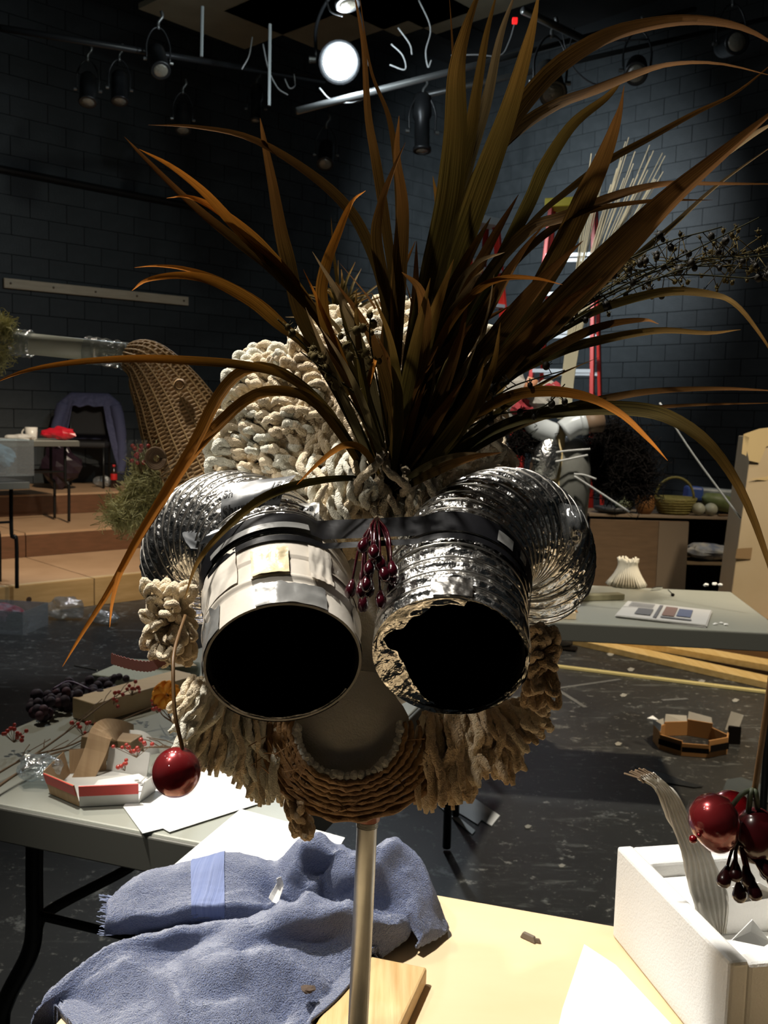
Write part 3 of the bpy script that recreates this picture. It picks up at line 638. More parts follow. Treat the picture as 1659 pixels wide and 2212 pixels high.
B = [([(320, 270), (420, 275), (540, 300), (660, 370), (750, 450), (800, 540), (830, 650), (838, 800)], 24, .74, 2),
 ([(268, 295), (300, 330), (380, 410), (440, 465), (520, 530), (590, 585), (680, 680), (760, 800), (812, 950)], 24, .72, 2),
 ([(300, 322), (370, 360), (440, 415), (500, 480), (560, 540), (610, 590), (690, 690), (770, 830)], 25, .72, 1),
 ([(360, 428), (410, 427), (470, 455), (530, 500), (580, 550), (640, 620), (720, 740), (790, 900)], 26, .74, 1),
 ([(562, 255), (572, 310), (590, 400), (608, 500), (625, 570), (650, 680), (700, 780), (785, 950)], 32, .76, 2),
 ([(790, 412), (760, 440), (730, 510), (705, 580), (697, 650), (720, 750), (805, 930)], 28, .70, 1),
 ([(290, 578), (340, 575), (400, 582), (470, 605), (560, 655), (620, 710), (700, 790), (790, 950)], 17, .74, 1),
 ([(285, 628), (320, 605), (390, 596), (460, 608), (540, 650), (600, 700), (680, 770), (780, 950)], 24, .70, 1),
 ([(-20, 830), (60, 800), (170, 782), (300, 775), (420, 780), (530, 790), (620, 815), (700, 880), (775, 980)], 18, .62, 1),
 ([(135, 1440), (180, 1365), (240, 1270), (300, 1160), (360, 1060), (420, 960), (470, 860), (520, 805), (580, 795), (650, 830), (720, 900), (790, 1010)], 24, .62, 1),
 ([(237, 1355), (245, 1290), (270, 1215), (340, 1100), (410, 990), (470, 920), (540, 860), (610, 845), (680, 870), (750, 960), (800, 1040)], 24, .63, 1),
 ([(641, 1047), (690, 1000), (740, 965), (780, 970), (812, 1010), (830, 1065)], 17, .70, 1),
 ([(398, 1295), (430, 1210), (500, 1130), (580, 1070), (680, 1040), (780, 1035), (825, 1065)], 18, .66, 0),
 ([(762, -30), (785, 100), (795, 250), (812, 350), (832, 480), (852, 650), (858, 900)], 21, .74, 2),
 ([(775, -20), (800, 150), (840, 260), (858, 400), (860, 600), (850, 850)], 17, .80, 2),
 ([(862, 250), (856, 340), (868, 450), (860, 600), (850, 800), (850, 1000)], 34, .76, 2),
 ([(876, 308), (850, 370), (826, 440), (815, 520), (835, 650), (845, 850)], 26, .72, 2),
 ([(1045, -40), (1010, 60), (988, 160), (985, 300), (970, 440), (930, 620), (890, 800), (862, 1000)], 54, .66, 0),
 ([(1075, -20), (1050, 80), (1030, 200), (1010, 320), (965, 500), (920, 700), (870, 950)], 30, .74, 0),
 ([(1115, -20), (1080, 80), (1050, 220), (1010, 350), (960, 560), (900, 800)], 30, .80, 3),
 ([(1165, -20), (1140, 90), (1100, 230), (1050, 370), (990, 540), (930, 720), (872, 960)], 50, .66, 0),
 ([(970, -20), (978, 120), (980, 260), (972, 400), (940, 600), (890, 850)], 12, .82, 2),
 ([(1690, 105), (1600, 60), (1500, 45), (1400, 55), (1300, 85), (1200, 150), (1120, 240), (1060, 340), (1000, 480), (930, 700), (872, 950)], 36, .64, 2),
 ([(1690, 170), (1560, 140), (1460, 140), (1380, 160), (1280, 200), (1200, 230), (1120, 280), (1050, 350), (1000, 450), (940, 620), (880, 900)], 28, .66, 2),
 ([(1348, 185), (1332, 250), (1305, 330), (1265, 420), (1205, 550), (1120, 700), (1000, 900), (872, 1062)], 44, .66, 2),
 ([(1352, 160), (1310, 210), (1235, 270), (1175, 360), (1140, 440), (1080, 560), (990, 740)], 30, .72, 0),
 ([(1690, 225), (1560, 335), (1450, 430), (1360, 520), (1240, 640), (1120, 760), (1000, 890), (882, 1042)], 66, .62, 2),
 ([(1690, 255), (1600, 310), (1500, 380), (1400, 470), (1280, 590)], 34, .74, 3),
 ([(1690, 120), (1590, 200), (1500, 245), (1400, 300), (1310, 350), (1230, 410), (1150, 480), (1040, 620)], 15, .74, 2),
 ([(1690, 300), (1550, 400), (1450, 490), (1380, 550), (1250, 660), (1100, 800)], 14, .78, 3),
 ([(1700, 398), (1540, 398), (1430, 400), (1330, 425), (1220, 470), (1140, 500), (1050, 600), (960, 760), (882, 980)], 26, .66, 2),
 ([(1540, 432), (1400, 435), (1260, 460), (1160, 520), (1070, 620), (960, 800)], 16, .74, 2),
 ([(1215, 615), (1150, 602), (1080, 605), (1020, 640), (960, 720), (900, 860)], 20, .66, 1),
 ([(1423, 700), (1390, 692), (1320, 700), (1250, 725), (1150, 780), (1050, 860), (930, 1000)], 20, .68, 2),
 ([(1600, 712), (1530, 720), (1420, 715), (1300, 735), (1200, 765), (1080, 830), (950, 960)], 20, .70, 0),
 ([(1690, 800), (1640, 720), (1590, 660), (1540, 638), (1450, 630), (1350, 650), (1250, 690), (1100, 790), (950, 950)], 18, .66, 0),
 ([(1690, 845), (1560, 840), (1420, 845), (1320, 860), (1200, 890), (1080, 940), (950, 1020)], 18, .68, 2),
 ([(1690, 870), (1500, 875), (1350, 885), (1200, 895), (1060, 930), (950, 1000)], 13, .72, 2),
 ([(1442, 995), (1400, 950), (1340, 895), (1270, 860), (1190, 847), (1110, 855), (1040, 890), (970, 950), (885, 1050)], 24, .62, 1),
 ([(1690, 1330), (1655, 1200), (1600, 1060), (1530, 960), (1450, 905), (1370, 885), (1250, 885), (1130, 905), (1030, 950), (922, 1040)], 30, .62, 0),
 ([(868, 588), (905, 625), (918, 690), (905, 780), (880, 870), (860, 1000)], 36, .70, 2),
 ([(655, 582), (690, 660), (740, 780), (800, 940)], 16, .76, 1), ([(935, 380), (946, 480), (920, 620), (882, 850)], 30, .78, 0),
 ([(968, 318), (950, 450), (905, 700)], 24, .76, 1), ([(770, 620), (772, 700), (790, 850), (830, 1000)], 18, .72, 0), ([(715, 470), (722, 560), (745, 700), (800, 900)], 10, .86, 0),
 ([(800, 830), (810, 780), (805, 730), (798, 860)][:2]+[(790, 900)], 12, .72, 1), ([(1045, 580), (1000, 640), (940, 760)], 22, .72, 3), ([(1090, 545), (1030, 570), (980, 640), (910, 820)], 18, .70, 3),
 ([(1180, 480), (1120, 560), (1050, 680), (950, 860)], 30, .70, 2), ([(1260, 520), (1180, 600), (1080, 720), (960, 880)], 40, .68, 2), ([(1300, 600), (1200, 680), (1080, 800), (940, 980)], 44, .68, 2),
 ([(980, 560), (930, 700), (890, 850)], 34, .72, 0), ([(930, 600), (900, 740), (870, 900)], 30, .70, 0), ([(1060, 470), (990, 600), (920, 780)], 34, .74, 0),
 ([(1120, 420), (1050, 540), (960, 720), (890, 900)], 34, .76, 2), ([(900, 520), (895, 680), (870, 880)], 26, .78, 2)]
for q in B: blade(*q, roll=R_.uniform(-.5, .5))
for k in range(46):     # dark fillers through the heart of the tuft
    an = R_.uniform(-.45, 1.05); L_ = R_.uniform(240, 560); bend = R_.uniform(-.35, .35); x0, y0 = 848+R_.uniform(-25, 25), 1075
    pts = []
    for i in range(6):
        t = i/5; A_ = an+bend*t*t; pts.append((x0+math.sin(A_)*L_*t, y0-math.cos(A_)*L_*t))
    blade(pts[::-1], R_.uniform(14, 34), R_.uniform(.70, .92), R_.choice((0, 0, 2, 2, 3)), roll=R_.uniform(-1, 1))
# thin stems with seed heads, right side and left side
stem_m = M('seed_stem', (.022, .021, .008), .8, spec=.1); seed_m = M('seed_pod', (.014, .011, .006), .6, spec=.2); seed2_m = M('olive_seed', (.075, .055, .016), .8, c2=(.05, .036, .012), sc=90, spec=.1)
def sprig(px, D, nseed, rs, m, sp=18):
    cp = [P(860, 1060, BASE[2])]+[P(x, y, BASE[2]+(D-BASE[2])*(i+1)/len(px)) for i, (x, y) in enumerate(px)]
    pts = spline(cp, 30); s = obj('seed_stem', MB().tube(pts, lambda t: .0011-.0006*t, 5), stem_m, mask, smooth=True)
    for k in range(nseed):
        p = pts[int(30*(.50+.5*(k+R_.random())/nseed))-1]; e = p+V((R_.uniform(-1, 1)*sp, R_.uniform(-.5, .5)*sp, R_.uniform(-.8, 1)*sp))*.0004
        g = MB(); g.tube([p, p.lerp(e, .6)+V((0, 0, .001)), e], .0004, 4); g.ball(e, rs*R_.uniform(.7, 1.2), 8, 6, (1, 1, 1.2))
        for q in range(4): d = V((R_.uniform(-1, 1), R_.uniform(-.4, .4), R_.uniform(.1, 1))).normalized()*rs*2; g.tube([e, e+d], .0003, 3)
        obj('seed_head', g, m, s, smooth=True)
for px in ([(1000, 900), (1200, 700), (1340, 620), (1460, 560), (1640, 470)], [(1000, 880), (1200, 660), (1400, 540), (1560, 490)], [(1050, 860), (1250, 680), (1420, 600), (1600, 600), (1680, 610)], [(1050, 840), (1230, 700), (1450, 590), (1680, 545)]):
    sprig(px, .74, 12, .0026, seed_m, 46)
for px in ([(1100, 800), (1320, 620), (1500, 560), (1690, 555)], [(1100, 790), (1350, 600), (1520, 575), (1690, 590)], [(1100, 780), (1360, 610), (1540, 560), (1690, 540)]):
    sprig(px, .78, 34, .0016, seed2_m, 62)
for px in ([(780, 900), (690, 780), (600, 690)], [(790, 880), (700, 800), (650, 760)], [(800, 860), (770, 760), (740, 700)], [(820, 850), (800, 740), (800, 680)], [(990, 880), (1060, 860), (1120, 830), (1220, 800)], [(960, 960), (1060, 900), (1170, 880), (1220, 830)]):
    sprig(px, .72, 7, .0028, seed2_m if px[-1][0] < 850 else seed_m, 20)
# burgundy berry pick between the eyes
berry_m = M('burgundy_lacquer', (.030, .002, .005), .15, coat=.8)
p0 = P(815, 1118, .73)
for k in range(17):
    e = P(R_.uniform(748, 850), R_.uniform(1165, 1290), .672+R_.uniform(-.012, .015)); m_ = p0.lerp(e, .5)+V((R_.uniform(-.004, .004), -.010, .006))
    s = obj('berry_stem', MB().tube(spline([p0, m_, e], 8), .0010, 6), berry_m, mask, smooth=True); d = (e-m_).normalized()
    obj('berry', MB().lathe([(.0004, -.004), (.0026, 0), (.0042, .005), (.0040, .0085), (.0022, .0115), (.0003, .0122)], e, d, 10), berry_m, s, smooth=True)
# pink pinked-edge ribbon trailing at the left, clear film at the right
rb = [P(x, y, .78) for x, y in ((240, 1424), (265, 1432), (300, 1440), (330, 1440), (360, 1424), (392, 1405))]
g = MB(); pts = spline(rb, 40)
vv = []
for i, p in enumerate(pts): h = .0048+(.0010 if i % 2 else 0); vv += [p+V((0, 0, h)), p-V((0, 0, h*.7))]
g.add(vv, [(2*i, 2*i+2, 2*i+3, 2*i+1) for i in range(40)]); obj('pink_ribbon', g, M('dusty_pink_ribbon', (.30, .13, .12), .6), mask, solid=.0006)
film = clear_film('clear_cling_film')
for cs in ([(1075, 1300), (1215, 1235), (1262, 1270), (1100, 1385)], [(1205, 1085), (1262, 1095), (1270, 1150), (1225, 1210)], [(1090, 1340), (1160, 1310), (1235, 1300), (1130, 1372)]):
    c = [P(x, y, .80) for x, y in cs]; g = MB()
    g.grid(lambda u, v: c[0].lerp(c[1], u).lerp(c[3].lerp(c[2], u), v)+V((0, -.02*math.sin(u*3)*math.sin(v*3)+.004*noise.noise(V((u*6, v*6, cs[0][0]))), 0)), 16, 10); obj('clear_film', g, film, mask, smooth=True)
# ================================================================ foreground table
tz = .7405
# wooden block behind the pole
bl_m = wood('pine_block', (.50, .31, .12), (.68, .48, .24), (110, 7, 110))
bc = G(838, 2140, .765); rz = Matrix.Rotation(math.radians(-17), 3, 'Z')
tag(obj('wooden_block', MB().box((pb.x-.006, pb.y+.10, .7513), (.088, .30, .0216), rz), bl_m, bevel=.003), 'pine block with wavy grain under the metal pole', 'block')
# blue towel: two draped sheets of one towel
towel_m = M('blue_terry', (.10, .145, .32), .95, c2=(.16, .21, .40), sc=260, det=2, bump=1, bsc=620, sheen=.5)
twv = thing('towel', G(600, 2050, tz), 'crumpled blue terry towel lying around the pole on the plywood', 'towel')
RIDGES = [([(380, 2110), (470, 2085), (560, 2085), (640, 2110), (700, 2160)], .016, 24), ([(200, 2140), (270, 2112), (330, 2122), (375, 2160), (395, 2230)], .014, 24), ([(430, 2125), (540, 2132), (610, 2180)], -.014, 24),
 ([(600, 1985), (690, 1972), (800, 1998), (860, 2008)], .009, 22), ([(650, 1840), (628, 1895), (606, 1960)], .014, 18), ([(598, 1865), (580, 1930)], -.012, 22), ([(735, 1850), (700, 1900), (660, 1955)], .012, 18), ([(850, 1840), (805, 1895), (760, 1950)], .012, 20), ([(880, 1900), (900, 1950), (890, 2000)], .010, 18), ([(280, 1985), (420, 1975), (560, 1965)], .006, 16), ([(520, 2020), (450, 2050), (400, 2085)], .010, 20)]
def ridge(p):
    x, y = pix(p); h_ = 0
    for ln, a_, w_ in RIDGES:
        best = 1e9
        for (x0, y0), (x1, y1) in zip(ln, ln[1:]):
            t = max(0, min(1, ((x-x0)*(x1-x0)+(y-y0)*(y1-y0))/((x1-x0)**2+(y1-y0)**2))); best = min(best, math.hypot(x-x0-t*(x1-x0), y-y0-t*(y1-y0)))
        h_ += a_*math.exp(-(best/w_)**2)
    return h_
def drape(rows, nu, nv, amp, seed):
    R = [spline([G(*q) for q in r], nu) for r in rows]; cols = [spline([r[i] for r in R], nv) for i in range(nu+1)]
    def fn(u, v):
        p = cols[int(round(u*nu))][int(round(v*nv))]; e = min(1, 8*min(u, 1-u, v, 1-v)+.15)
        h = amp*e*(noise.noise(V((p.x*13, p.y*17, seed)))+.5*noise.noise(V((p.x*31, p.y*26, seed+4))))+.0018*noise.noise(p*160)+.0016*noise.noise(p*420)
        h += ridge(p)*min(1, e); lb = rz.inverted() @ (p-V((pb.x-.006, pb.y+.10, 0))); onb = abs(lb.x) < .053 and abs(lb.y) < .160
        q = p+V((0, 0, h)); q.z = max(q.z, .7665) if onb else q.z; xe = FA.x+.21*(q.y-FA.y); q.z = max(q.z, tz+.005) if q.x > xe-.012 else q.z; return q
    g = MB().grid(fn, nu, nv); g.f = [tuple(reversed(f)) for f in g.f]; return g
A1 = [[(240, 1990, .742), (300, 1925, .742), (380, 1900, .742), (490, 1875, .742), (580, 1870, .742), (650, 1870, .742), (700, 1860, .742), (750, 1870, .742), (810, 1880, .742), (860, 1890, .742), (905, 1920, .742), (940, 1960, .742), (966, 2000, .742)],
 [(232, 1945, .782), (290, 1892, .80), (370, 1872, .805), (480, 1848, .815), (570, 1855, .82), (635, 1838, .835), (682, 1797, .865), (735, 1830, .85), (795, 1832, .85), (850, 1815, .855), (905, 1850, .835), (938, 1920, .80), (964, 1990, .752)],
 [(228, 1978, .78), (290, 1940, .80), (370, 1930, .80), (480, 1920, .803), (565, 1915, .80), (600, 1925, .795), (645, 1880, .83), (700, 1890, .815), (755, 1875, .84), (835, 1885, .83), (890, 1925, .805), (930, 1970, .78), (970, 2006, .75)],
 [(226, 1998, .77), (290, 1985, .785), (370, 1980, .788), (480, 1970, .788), (565, 1962, .785), (610, 1945, .79), (660, 1925, .805), (715, 1935, .79), (770, 1940, .80), (840, 1955, .79), (885, 1975, .785), (920, 2005, .77), (950, 2025, .748)],
 [(225, 2020, .752), (290, 2018, .755), (370, 2015, .757), (480, 2008, .76), (560, 1998, .765), (620, 1985, .77), (680, 1975, .775), (730, 1980, .77), (790, 1995, .77), (850, 2005, .768), (885, 2010, .765), (905, 2035, .76), (898, 2050, .748)]]
A2 = [[(150, 2120, .742), (210, 2080, .742), (290, 2042, .742), (400, 2020, .742), (500, 2005, .75), (600, 1990, .76), (690, 1985, .765), (770, 1990, .765), (850, 2000, .765), (892, 2010, .757)],
 [(105, 2140, .755), (185, 2070, .775), (268, 2022, .785), (390, 2006, .785), (500, 1992, .79), (595, 1963, .80), (680, 1953, .805), (765, 1968, .80), (850, 1978, .79), (890, 2002, .765)],
 [(85, 2180, .745), (170, 2110, .765), (265, 2060, .775), (400, 2055, .760), (490, 2030, .785), (590, 1995, .815), (690, 1985, .82), (770, 1995, .80), (850, 2000, .785), (888, 2015, .765)],
 [(70, 2215, .72), (150, 2160, .745), (255, 2120, .760), (370, 2110, .755), (440, 2085, .785), (560, 2055, .79), (660, 2040, .79), (740, 2060, .775), (810, 2040, .77), (880, 2030, .755)],
 [(60, 2250, .68), (140, 2210, .72), (250, 2180, .755), (350, 2165, .765), (450, 2120, .80), (540, 2110, .79), (640, 2100, .78), (720, 2115, .768), (780, 2085, .757), (850, 2050, .75)],
 [(55, 2290, .62), (130, 2270, .70), (240, 2270, .745), (330, 2270, .755), (440, 2240, .775), (530, 2205, .78), (610, 2165, .77), (690, 2160, .76), (755, 2130, .752), (800, 2085, .747)],
 [(70, 2430, .50), (140, 2430, .60), (260, 2430, .742), (380, 2410, .745), (470, 2370, .748), (560, 2315, .747), (640, 2262, .746), (705, 2212, .746), (750, 2165, .746), (788, 2110, .746)]]
s1 = obj('towel_fold', drape(A1, 110, 70, .008, 1), towel_m, twv, smooth=True, solid=.004)
s2 = obj('towel_fold', drape(A2, 130, 110, .011, 9), towel_m, twv, smooth=True, solid=.004)
def towel_strip(sheet, u0, u1, nu, nv, m, off, name, v0=.18, v1=1):
    me = sheet.data; k = nv+1; g = MB(); i0, i1 = int(u0*nu), int(u1*nu); j0, j1 = int(v0*nv), int(v1*nv)
    g.add([WL[sheet.name]+me.vertices[i*k+j].co+V((0, -.4, 1)).normalized()*off for i in range(i0, i1+1) for j in range(j0, j1+1)],
          [(a*(j1-j0+1)+b_, (a+1)*(j1-j0+1)+b_, (a+1)*(j1-j0+1)+b_+1, a*(j1-j0+1)+b_+1) for a in range(i1-i0) for b_ in range(j1-j0)])
    return obj(name, g, m, sheet, smooth=True)
dob = M('pale_woven_stripe', (.14, .18, .34), .8, c2=(.18, .22, .38), sc=1, stretch=(300, 4, 4), bump=.3, bsc=1)
towel_strip(s1, .20, .262, 110, 70, dob, .0022, 'woven_border')
for k in range(60):
    x = 228+R_.uniform(-4, 6); y = 1935+R_.random()*85; p = G(x+8, y, .772-(y-1935)/85*.022); d = V((-R_.uniform(.004, .016), R_.uniform(-.004, .004), R_.uniform(-.004, .005)))
    obj('fringe_thread', MB().tube([p+V((.006, 0, 0)), p+d*.5, p+d], .0005, 4), M('towel_thread', (.24, .28, .42), .9), s1)
tgp = spline([G(602, 1896, .838), G(604, 1912, .828), G(594, 1935, .818), G(588, 1948, .815)], 10)
obj('care_tag', MB().ribbon(tgp, [.006, .007, .008, .009, .010, .011, .012, .013, .013, .013, .012], V((.3, -.8, .5)), .3), M('white_label', (.75, .74, .72), .6), s1, solid=.0006)
obj('lint_burr', MB().ball(G(666, 2137, .782), .0065, 9, 6, (1.3, 1, .5), wob=.6), M('brown_lint', (.08, .055, .04), .9), s2)
# splinter lying on the plywood
g = MB(); c = G(1142, 2030, tz); q = Matrix.Rotation(-.75, 3, 'Z')
g.box(c+V((0, 0, .004)), (.024, .007, .008), q, .7); g.box(c+q @ V((.011, .002, 0))+V((0, 0, .003)), (.012, .004, .006), Matrix.Rotation(-.3, 3, 'Z'), .6)
tag(obj('wood_splinter', g, M('grey_splinter', (.14, .11, .08), .8), bevel=.001), 'small dark splinter lying alone on the plywood', 'splinter')
# foam box on the right
foamw_m = M('white_polystyrene', (.80, .79, .76), .7, bump=.15, bsc=350)
h = .125
cA = G(1325, 2003, tz); cB = G(1500, 2330, tz); du = (cB-cA).normalized(); dn = V((du.y, -du.x, 0)); dn = dn if dn.x > 0 else -dn
cA = G(1322, 2022, tz); cB = G(1578, 2080, tz+h); cB.z = tz; LB = (cB-cA).length; du = (cB-cA).normalized(); dn = V((-du.y, du.x, 0)); dn = dn if dn.x > 0 else -dn; WB = .30
bx = thing('foam_box', cA+du*LB/2+dn*WB/2, 'white polystyrene box with broken rim at the right of the plywood', 'box')
bq = lambda a_, b_: cA+du*a_+dn*b_
def wallp(a0, b0, a1, b1, hh, name='box_wall'):
    pl = [bq(a0, b0), bq(a1, b0), bq(a1, b1), bq(a0, b1)]; g = MB(); g.slab(pl, tz, tz+hh)
    ar = sum((pl[i].x*pl[(i+1) % 4].y-pl[(i+1) % 4].x*pl[i].y) for i in range(4))
    if ar < 0: g.f = [tuple(reversed(f)) for f in g.f]
    return obj(name, g, foamw_m, bx, bevel=.004)
wallp(0, 0, LB, .022, h); wallp(0, .0221, .05, WB, h*.985); wallp(LB-.022, .0221, LB, WB, h*.97); wallp(.0501, WB-.022, LB-.0221, WB, h)
wallp(.0501, .0221, LB-.0221, WB-.0221, .02, 'box_floor'); wallp(.0501, .0221, .13, .075, h*.84, 'inner_step')
# torn corrugated strip leaning out of the box, with ragged top
card_m = M('white_corrugated_card', (.66, .63, .56), .7, c2=(.60, .56, .48), sc=1, stretch=(4, 60, 60))
oc = [(1368, 1668, 1.06), (1415, 1672, 1.06), (1455, 1712, 1.06), (1490, 1775, 1.06), (1530, 1835, 1.06), (1560, 1900, 1.06), (1575, 1960, 1.06), (1568, 2020, 1.06), (1545, 2028, 1.06), (1500, 1965, 1.06), (1490, 1925, 1.06), (1478, 1850, 1.06), (1458, 1800, 1.06), (1435, 1750, 1.06), (1418, 1705, 1.06), (1385, 1690, 1.06)]
left_e = spline([P(1380, 1680, 1.07), P(1418, 1705, 1.07), P(1450, 1782, 1.07), P(1478, 1850, 1.07), P(1490, 1925, 1.07), P(1520, 1990, 1.06), P(1546, 2020, 1.06)], 40)
right_e = spline([P(1412, 1672, 1.08), P(1455, 1712, 1.08), P(1497, 1780, 1.08), P(1532, 1838, 1.08), P(1562, 1905, 1.08), P(1574, 1965, 1.07), P(1566, 2015, 1.06)], 40)
g = MB(); g.grid(lambda u, v: left_e[int(u*40)].lerp(right_e[int(u*40)], v)+V((0, .0016*math.sin((v*.8+u*.5)*46), 0))+V((.0009*noise.noise(V((u*60, v, 0))), 0, 0)), 40, 48)
tc_ = tag(obj('corrugated_scrap', g, card_m, smooth=True, solid=.003), 'torn ribbed strip of white corrugated card standing in the foam box', 'cardboard')
for k in range(9):
    p = left_e[0].lerp(right_e[0], k/8); obj('paper_shred', MB().tube([p+V((.006, 0, -.006)), p, p+V((-.010-R_.random()*.008, 0, .004+.004*R_.random()))], .0011, 4), M('brown_paper_edge', (.22, .15, .09), .8), tc_)
# torn sheets inside and beside the box
paper_m = M('white_paper', (.84, .84, .82), .6)
def sheet(name, pts, z, lab, cat='paper', m=paper_m, amp=.001, group=None, th=.0006):
    ps = [G(x, y, z) for x, y in pts]; g = MB(); n = len(ps); c = sum(ps, V())/n
    vv = [c]+ps+[c.lerp(p, .5) for p in ps]; vv = [v+V((0, 0, amp*(noise.noise(v*30)))) for v in vv]
    ff = [(0, n+1+i, n+1+(i+1) % n) for i in range(n)]+[(n+1+i, 1+i, 1+(i+1) % n, n+1+(i+1) % n) for i in range(n)]
    g.add(vv, ff); return tag(obj(name, g, m, solid=th), lab, cat, group)
sheet('paper_sheet', [(1262, 2040), (1330, 2085), (1560, 2330), (1180, 2330), (1215, 2180)], tz+.002, 'white paper sheet on the plywood in front of the foam box')
for k, (cs, lab) in enumerate([([(1580, 1915), (1640, 1905), (1690, 1935), (1600, 1950)], 'torn white paper triangle standing behind in the foam box'), ([(1580, 2030), (1625, 1985), (1665, 2035), (1650, 2045)], 'peaked scrap of white paper in front inside the foam box')]):
    p = [P(x, y, 1.02-.02*k) for x, y in cs]; g = MB(); g.add(p+[(sum(p, V())/4)+V((0, .012, 0))], [(0, 1, 4), (1, 2, 4), (2, 3, 4), (3, 0, 4)]); tag(obj('torn_paper', g, paper_m, solid=.001), lab, 'paper')

# ================================================================ grey folding table at the left
lz = .7408
sheet('paper_sheet', [(372, 1872), (520, 1748), (745, 1810), (690, 1900), (560, 1935), (420, 1925)], lz+.002, 'large blank white sheet bridging the tables behind the towel')
sheet('paper_sheet', [(266, 1742), (308, 1800), (352, 1789), (366, 1797), (560, 1735), (552, 1725), (566, 1715), (480, 1665), (400, 1640), (300, 1700)], lz+.003, 'pile of white paper under the hanging red cherry')
sheet('paper_sheet', [(212, 1685), (300, 1672), (345, 1700), (290, 1712), (190, 1712)], lz+.0045, 'small white sheet inside the red striped cardboard boat')
# cardboard boat hull with a red stripe
hull_o = [G(*q, lz) for q in ((118, 1722), (165, 1742), (240, 1747), (330, 1738), (345, 1690), (300, 1668), (215, 1655), (140, 1668))]
bt = thing('cardboard_boat', G(215, 1700, lz), 'open cardboard boat with a red band over white on the grey table', 'model boat')
hull = [G(x, y, lz) for x, y in ((108, 1716), (172, 1744), (300, 1738), (335, 1712), (318, 1678), (230, 1664), (150, 1672))]
red_m = M('red_painted_card', (.52, .035, .025), .5); cardw = M('white_card', (.55, .54, .50), .6); brown_m = M('brown_card', (.36, .23, .12), .75, c2=(.42, .28, .15), sc=1, stretch=(160, 6, 6))
for i in range(7):
    a0, a1 = hull[i], hull[(i+1) % 7]
    if i == 3: continue
    out = V(((a1-a0).y, -(a1-a0).x, 0)).normalized()*.012
    def quad(z0, z1, o0, o1, m, nm, par_=bt): g = MB(); g.add([a0+V((0, 0, z0))+out*o0, a1+V((0, 0, z0))+out*o0, a1+V((0, 0, z1))+out*o1, a0+V((0, 0, z1))+out*o1], [(0, 1, 2, 3)]); return obj(nm, g, m, par_, solid=.002)
    hs = quad(.001, .042, 0, 1, brown_m if i in (0, 6, 5) else cardw, 'hull_side')
    if i in (0, 1): quad(.022, .042, .6, 1.15, red_m, 'red_band', hs)
fl_ = MB(); fl_.add([p+V((0, 0, .001)) for p in hull], [tuple(range(7))]); obj('hull_floor', fl_, cardw, bt)
# bent corrugated arch standing on the boat
ar = spline([P(166, 1706, 1.69), P(185, 1670, 1.70), P(205, 1625, 1.72), P(222, 1580, 1.74), P(252, 1577, 1.80), P(290, 1590, 1.88)], 24)
g = MB(); g.ribbon(ar, [.036+.012*(i/24) for i in range(25)], V((.3, -1, .6)), 0); tag(obj('cardboard_arch', g, brown_m, solid=.006), 'folded brown corrugated strip arching up from the cardboard boat', 'cardboard')
cw = spline([P(275, 1582, 1.86), P(305, 1600, 1.84), P(318, 1635, 1.82), P(310, 1690, 1.80)], 20)
g = MB(); g.ribbon(cw, [.012+.04*math.sin(min(1, i/14)*1.6) for i in range(21)], V((.8, -1, .3)), .1); tag(obj('curved_card', g, cardw, smooth=True, solid=.002), 'curved white card horn rising beside the corrugated arch', 'cardboard')
q1 = G(218, 1650, lz); g = MB(); g.box(q1+V((.01, .04, .022)), (.115, .05, .042), Matrix.Rotation(-.25, 3, 'Z'), .93); tag(obj('wood_offcut', g, wood('rough_offcut', (.22, .14, .065), (.30, .20, .10), (5, 30, 30)), bevel=.002), 'rough brown wooden offcut standing behind the boat', 'wood block')
g = MB(); c0, c1 = G(190, 1560, lz), G(385, 1502, lz); dd = (c1-c0); g.box((c0+c1)/2+V((0, .02, .024)), (dd.length+.04, .075, .046), Matrix.Rotation(math.atan2(dd.y, dd.x), 3, 'Z')); tag(obj('wood_offcut', g, wood('pale_beam', (.50, .36, .2), (.58, .44, .26), (4, 30, 30)), bevel=.002), 'pale squared beam lying between the grapes and the flower', 'wood block')
g = MB(); g.box(G(300, 1482, lz)+V((0, .03, .012)), (.22, .11, .024), Matrix.Rotation(-.30, 3, 'Z')); tag(obj('foam_slab', g, M('pale_green_foam', (.38, .41, .35), .8, bump=.3, bsc=200), bevel=.003), 'pale green foam slab lying behind the grapes', 'foam')
g = MB(); g.tube([G(262, 1470, lz)+V((0, .05, .022)), G(420, 1478, lz)+V((0, .05, .022))], .021, 16); tag(obj('paper_roll', g, M('grey_green_paper', (.30, .33, .28), .7), smooth=True), 'grey-green paper roll at the back of the grey table', 'paper roll')
sheet('torn_card', [(352, 1412), (395, 1418), (425, 1438), (372, 1440)], lz+.05, 'torn beige card propped on the paper roll', 'cardboard', M('beige_card', (.52, .40, .25), .7), .004)
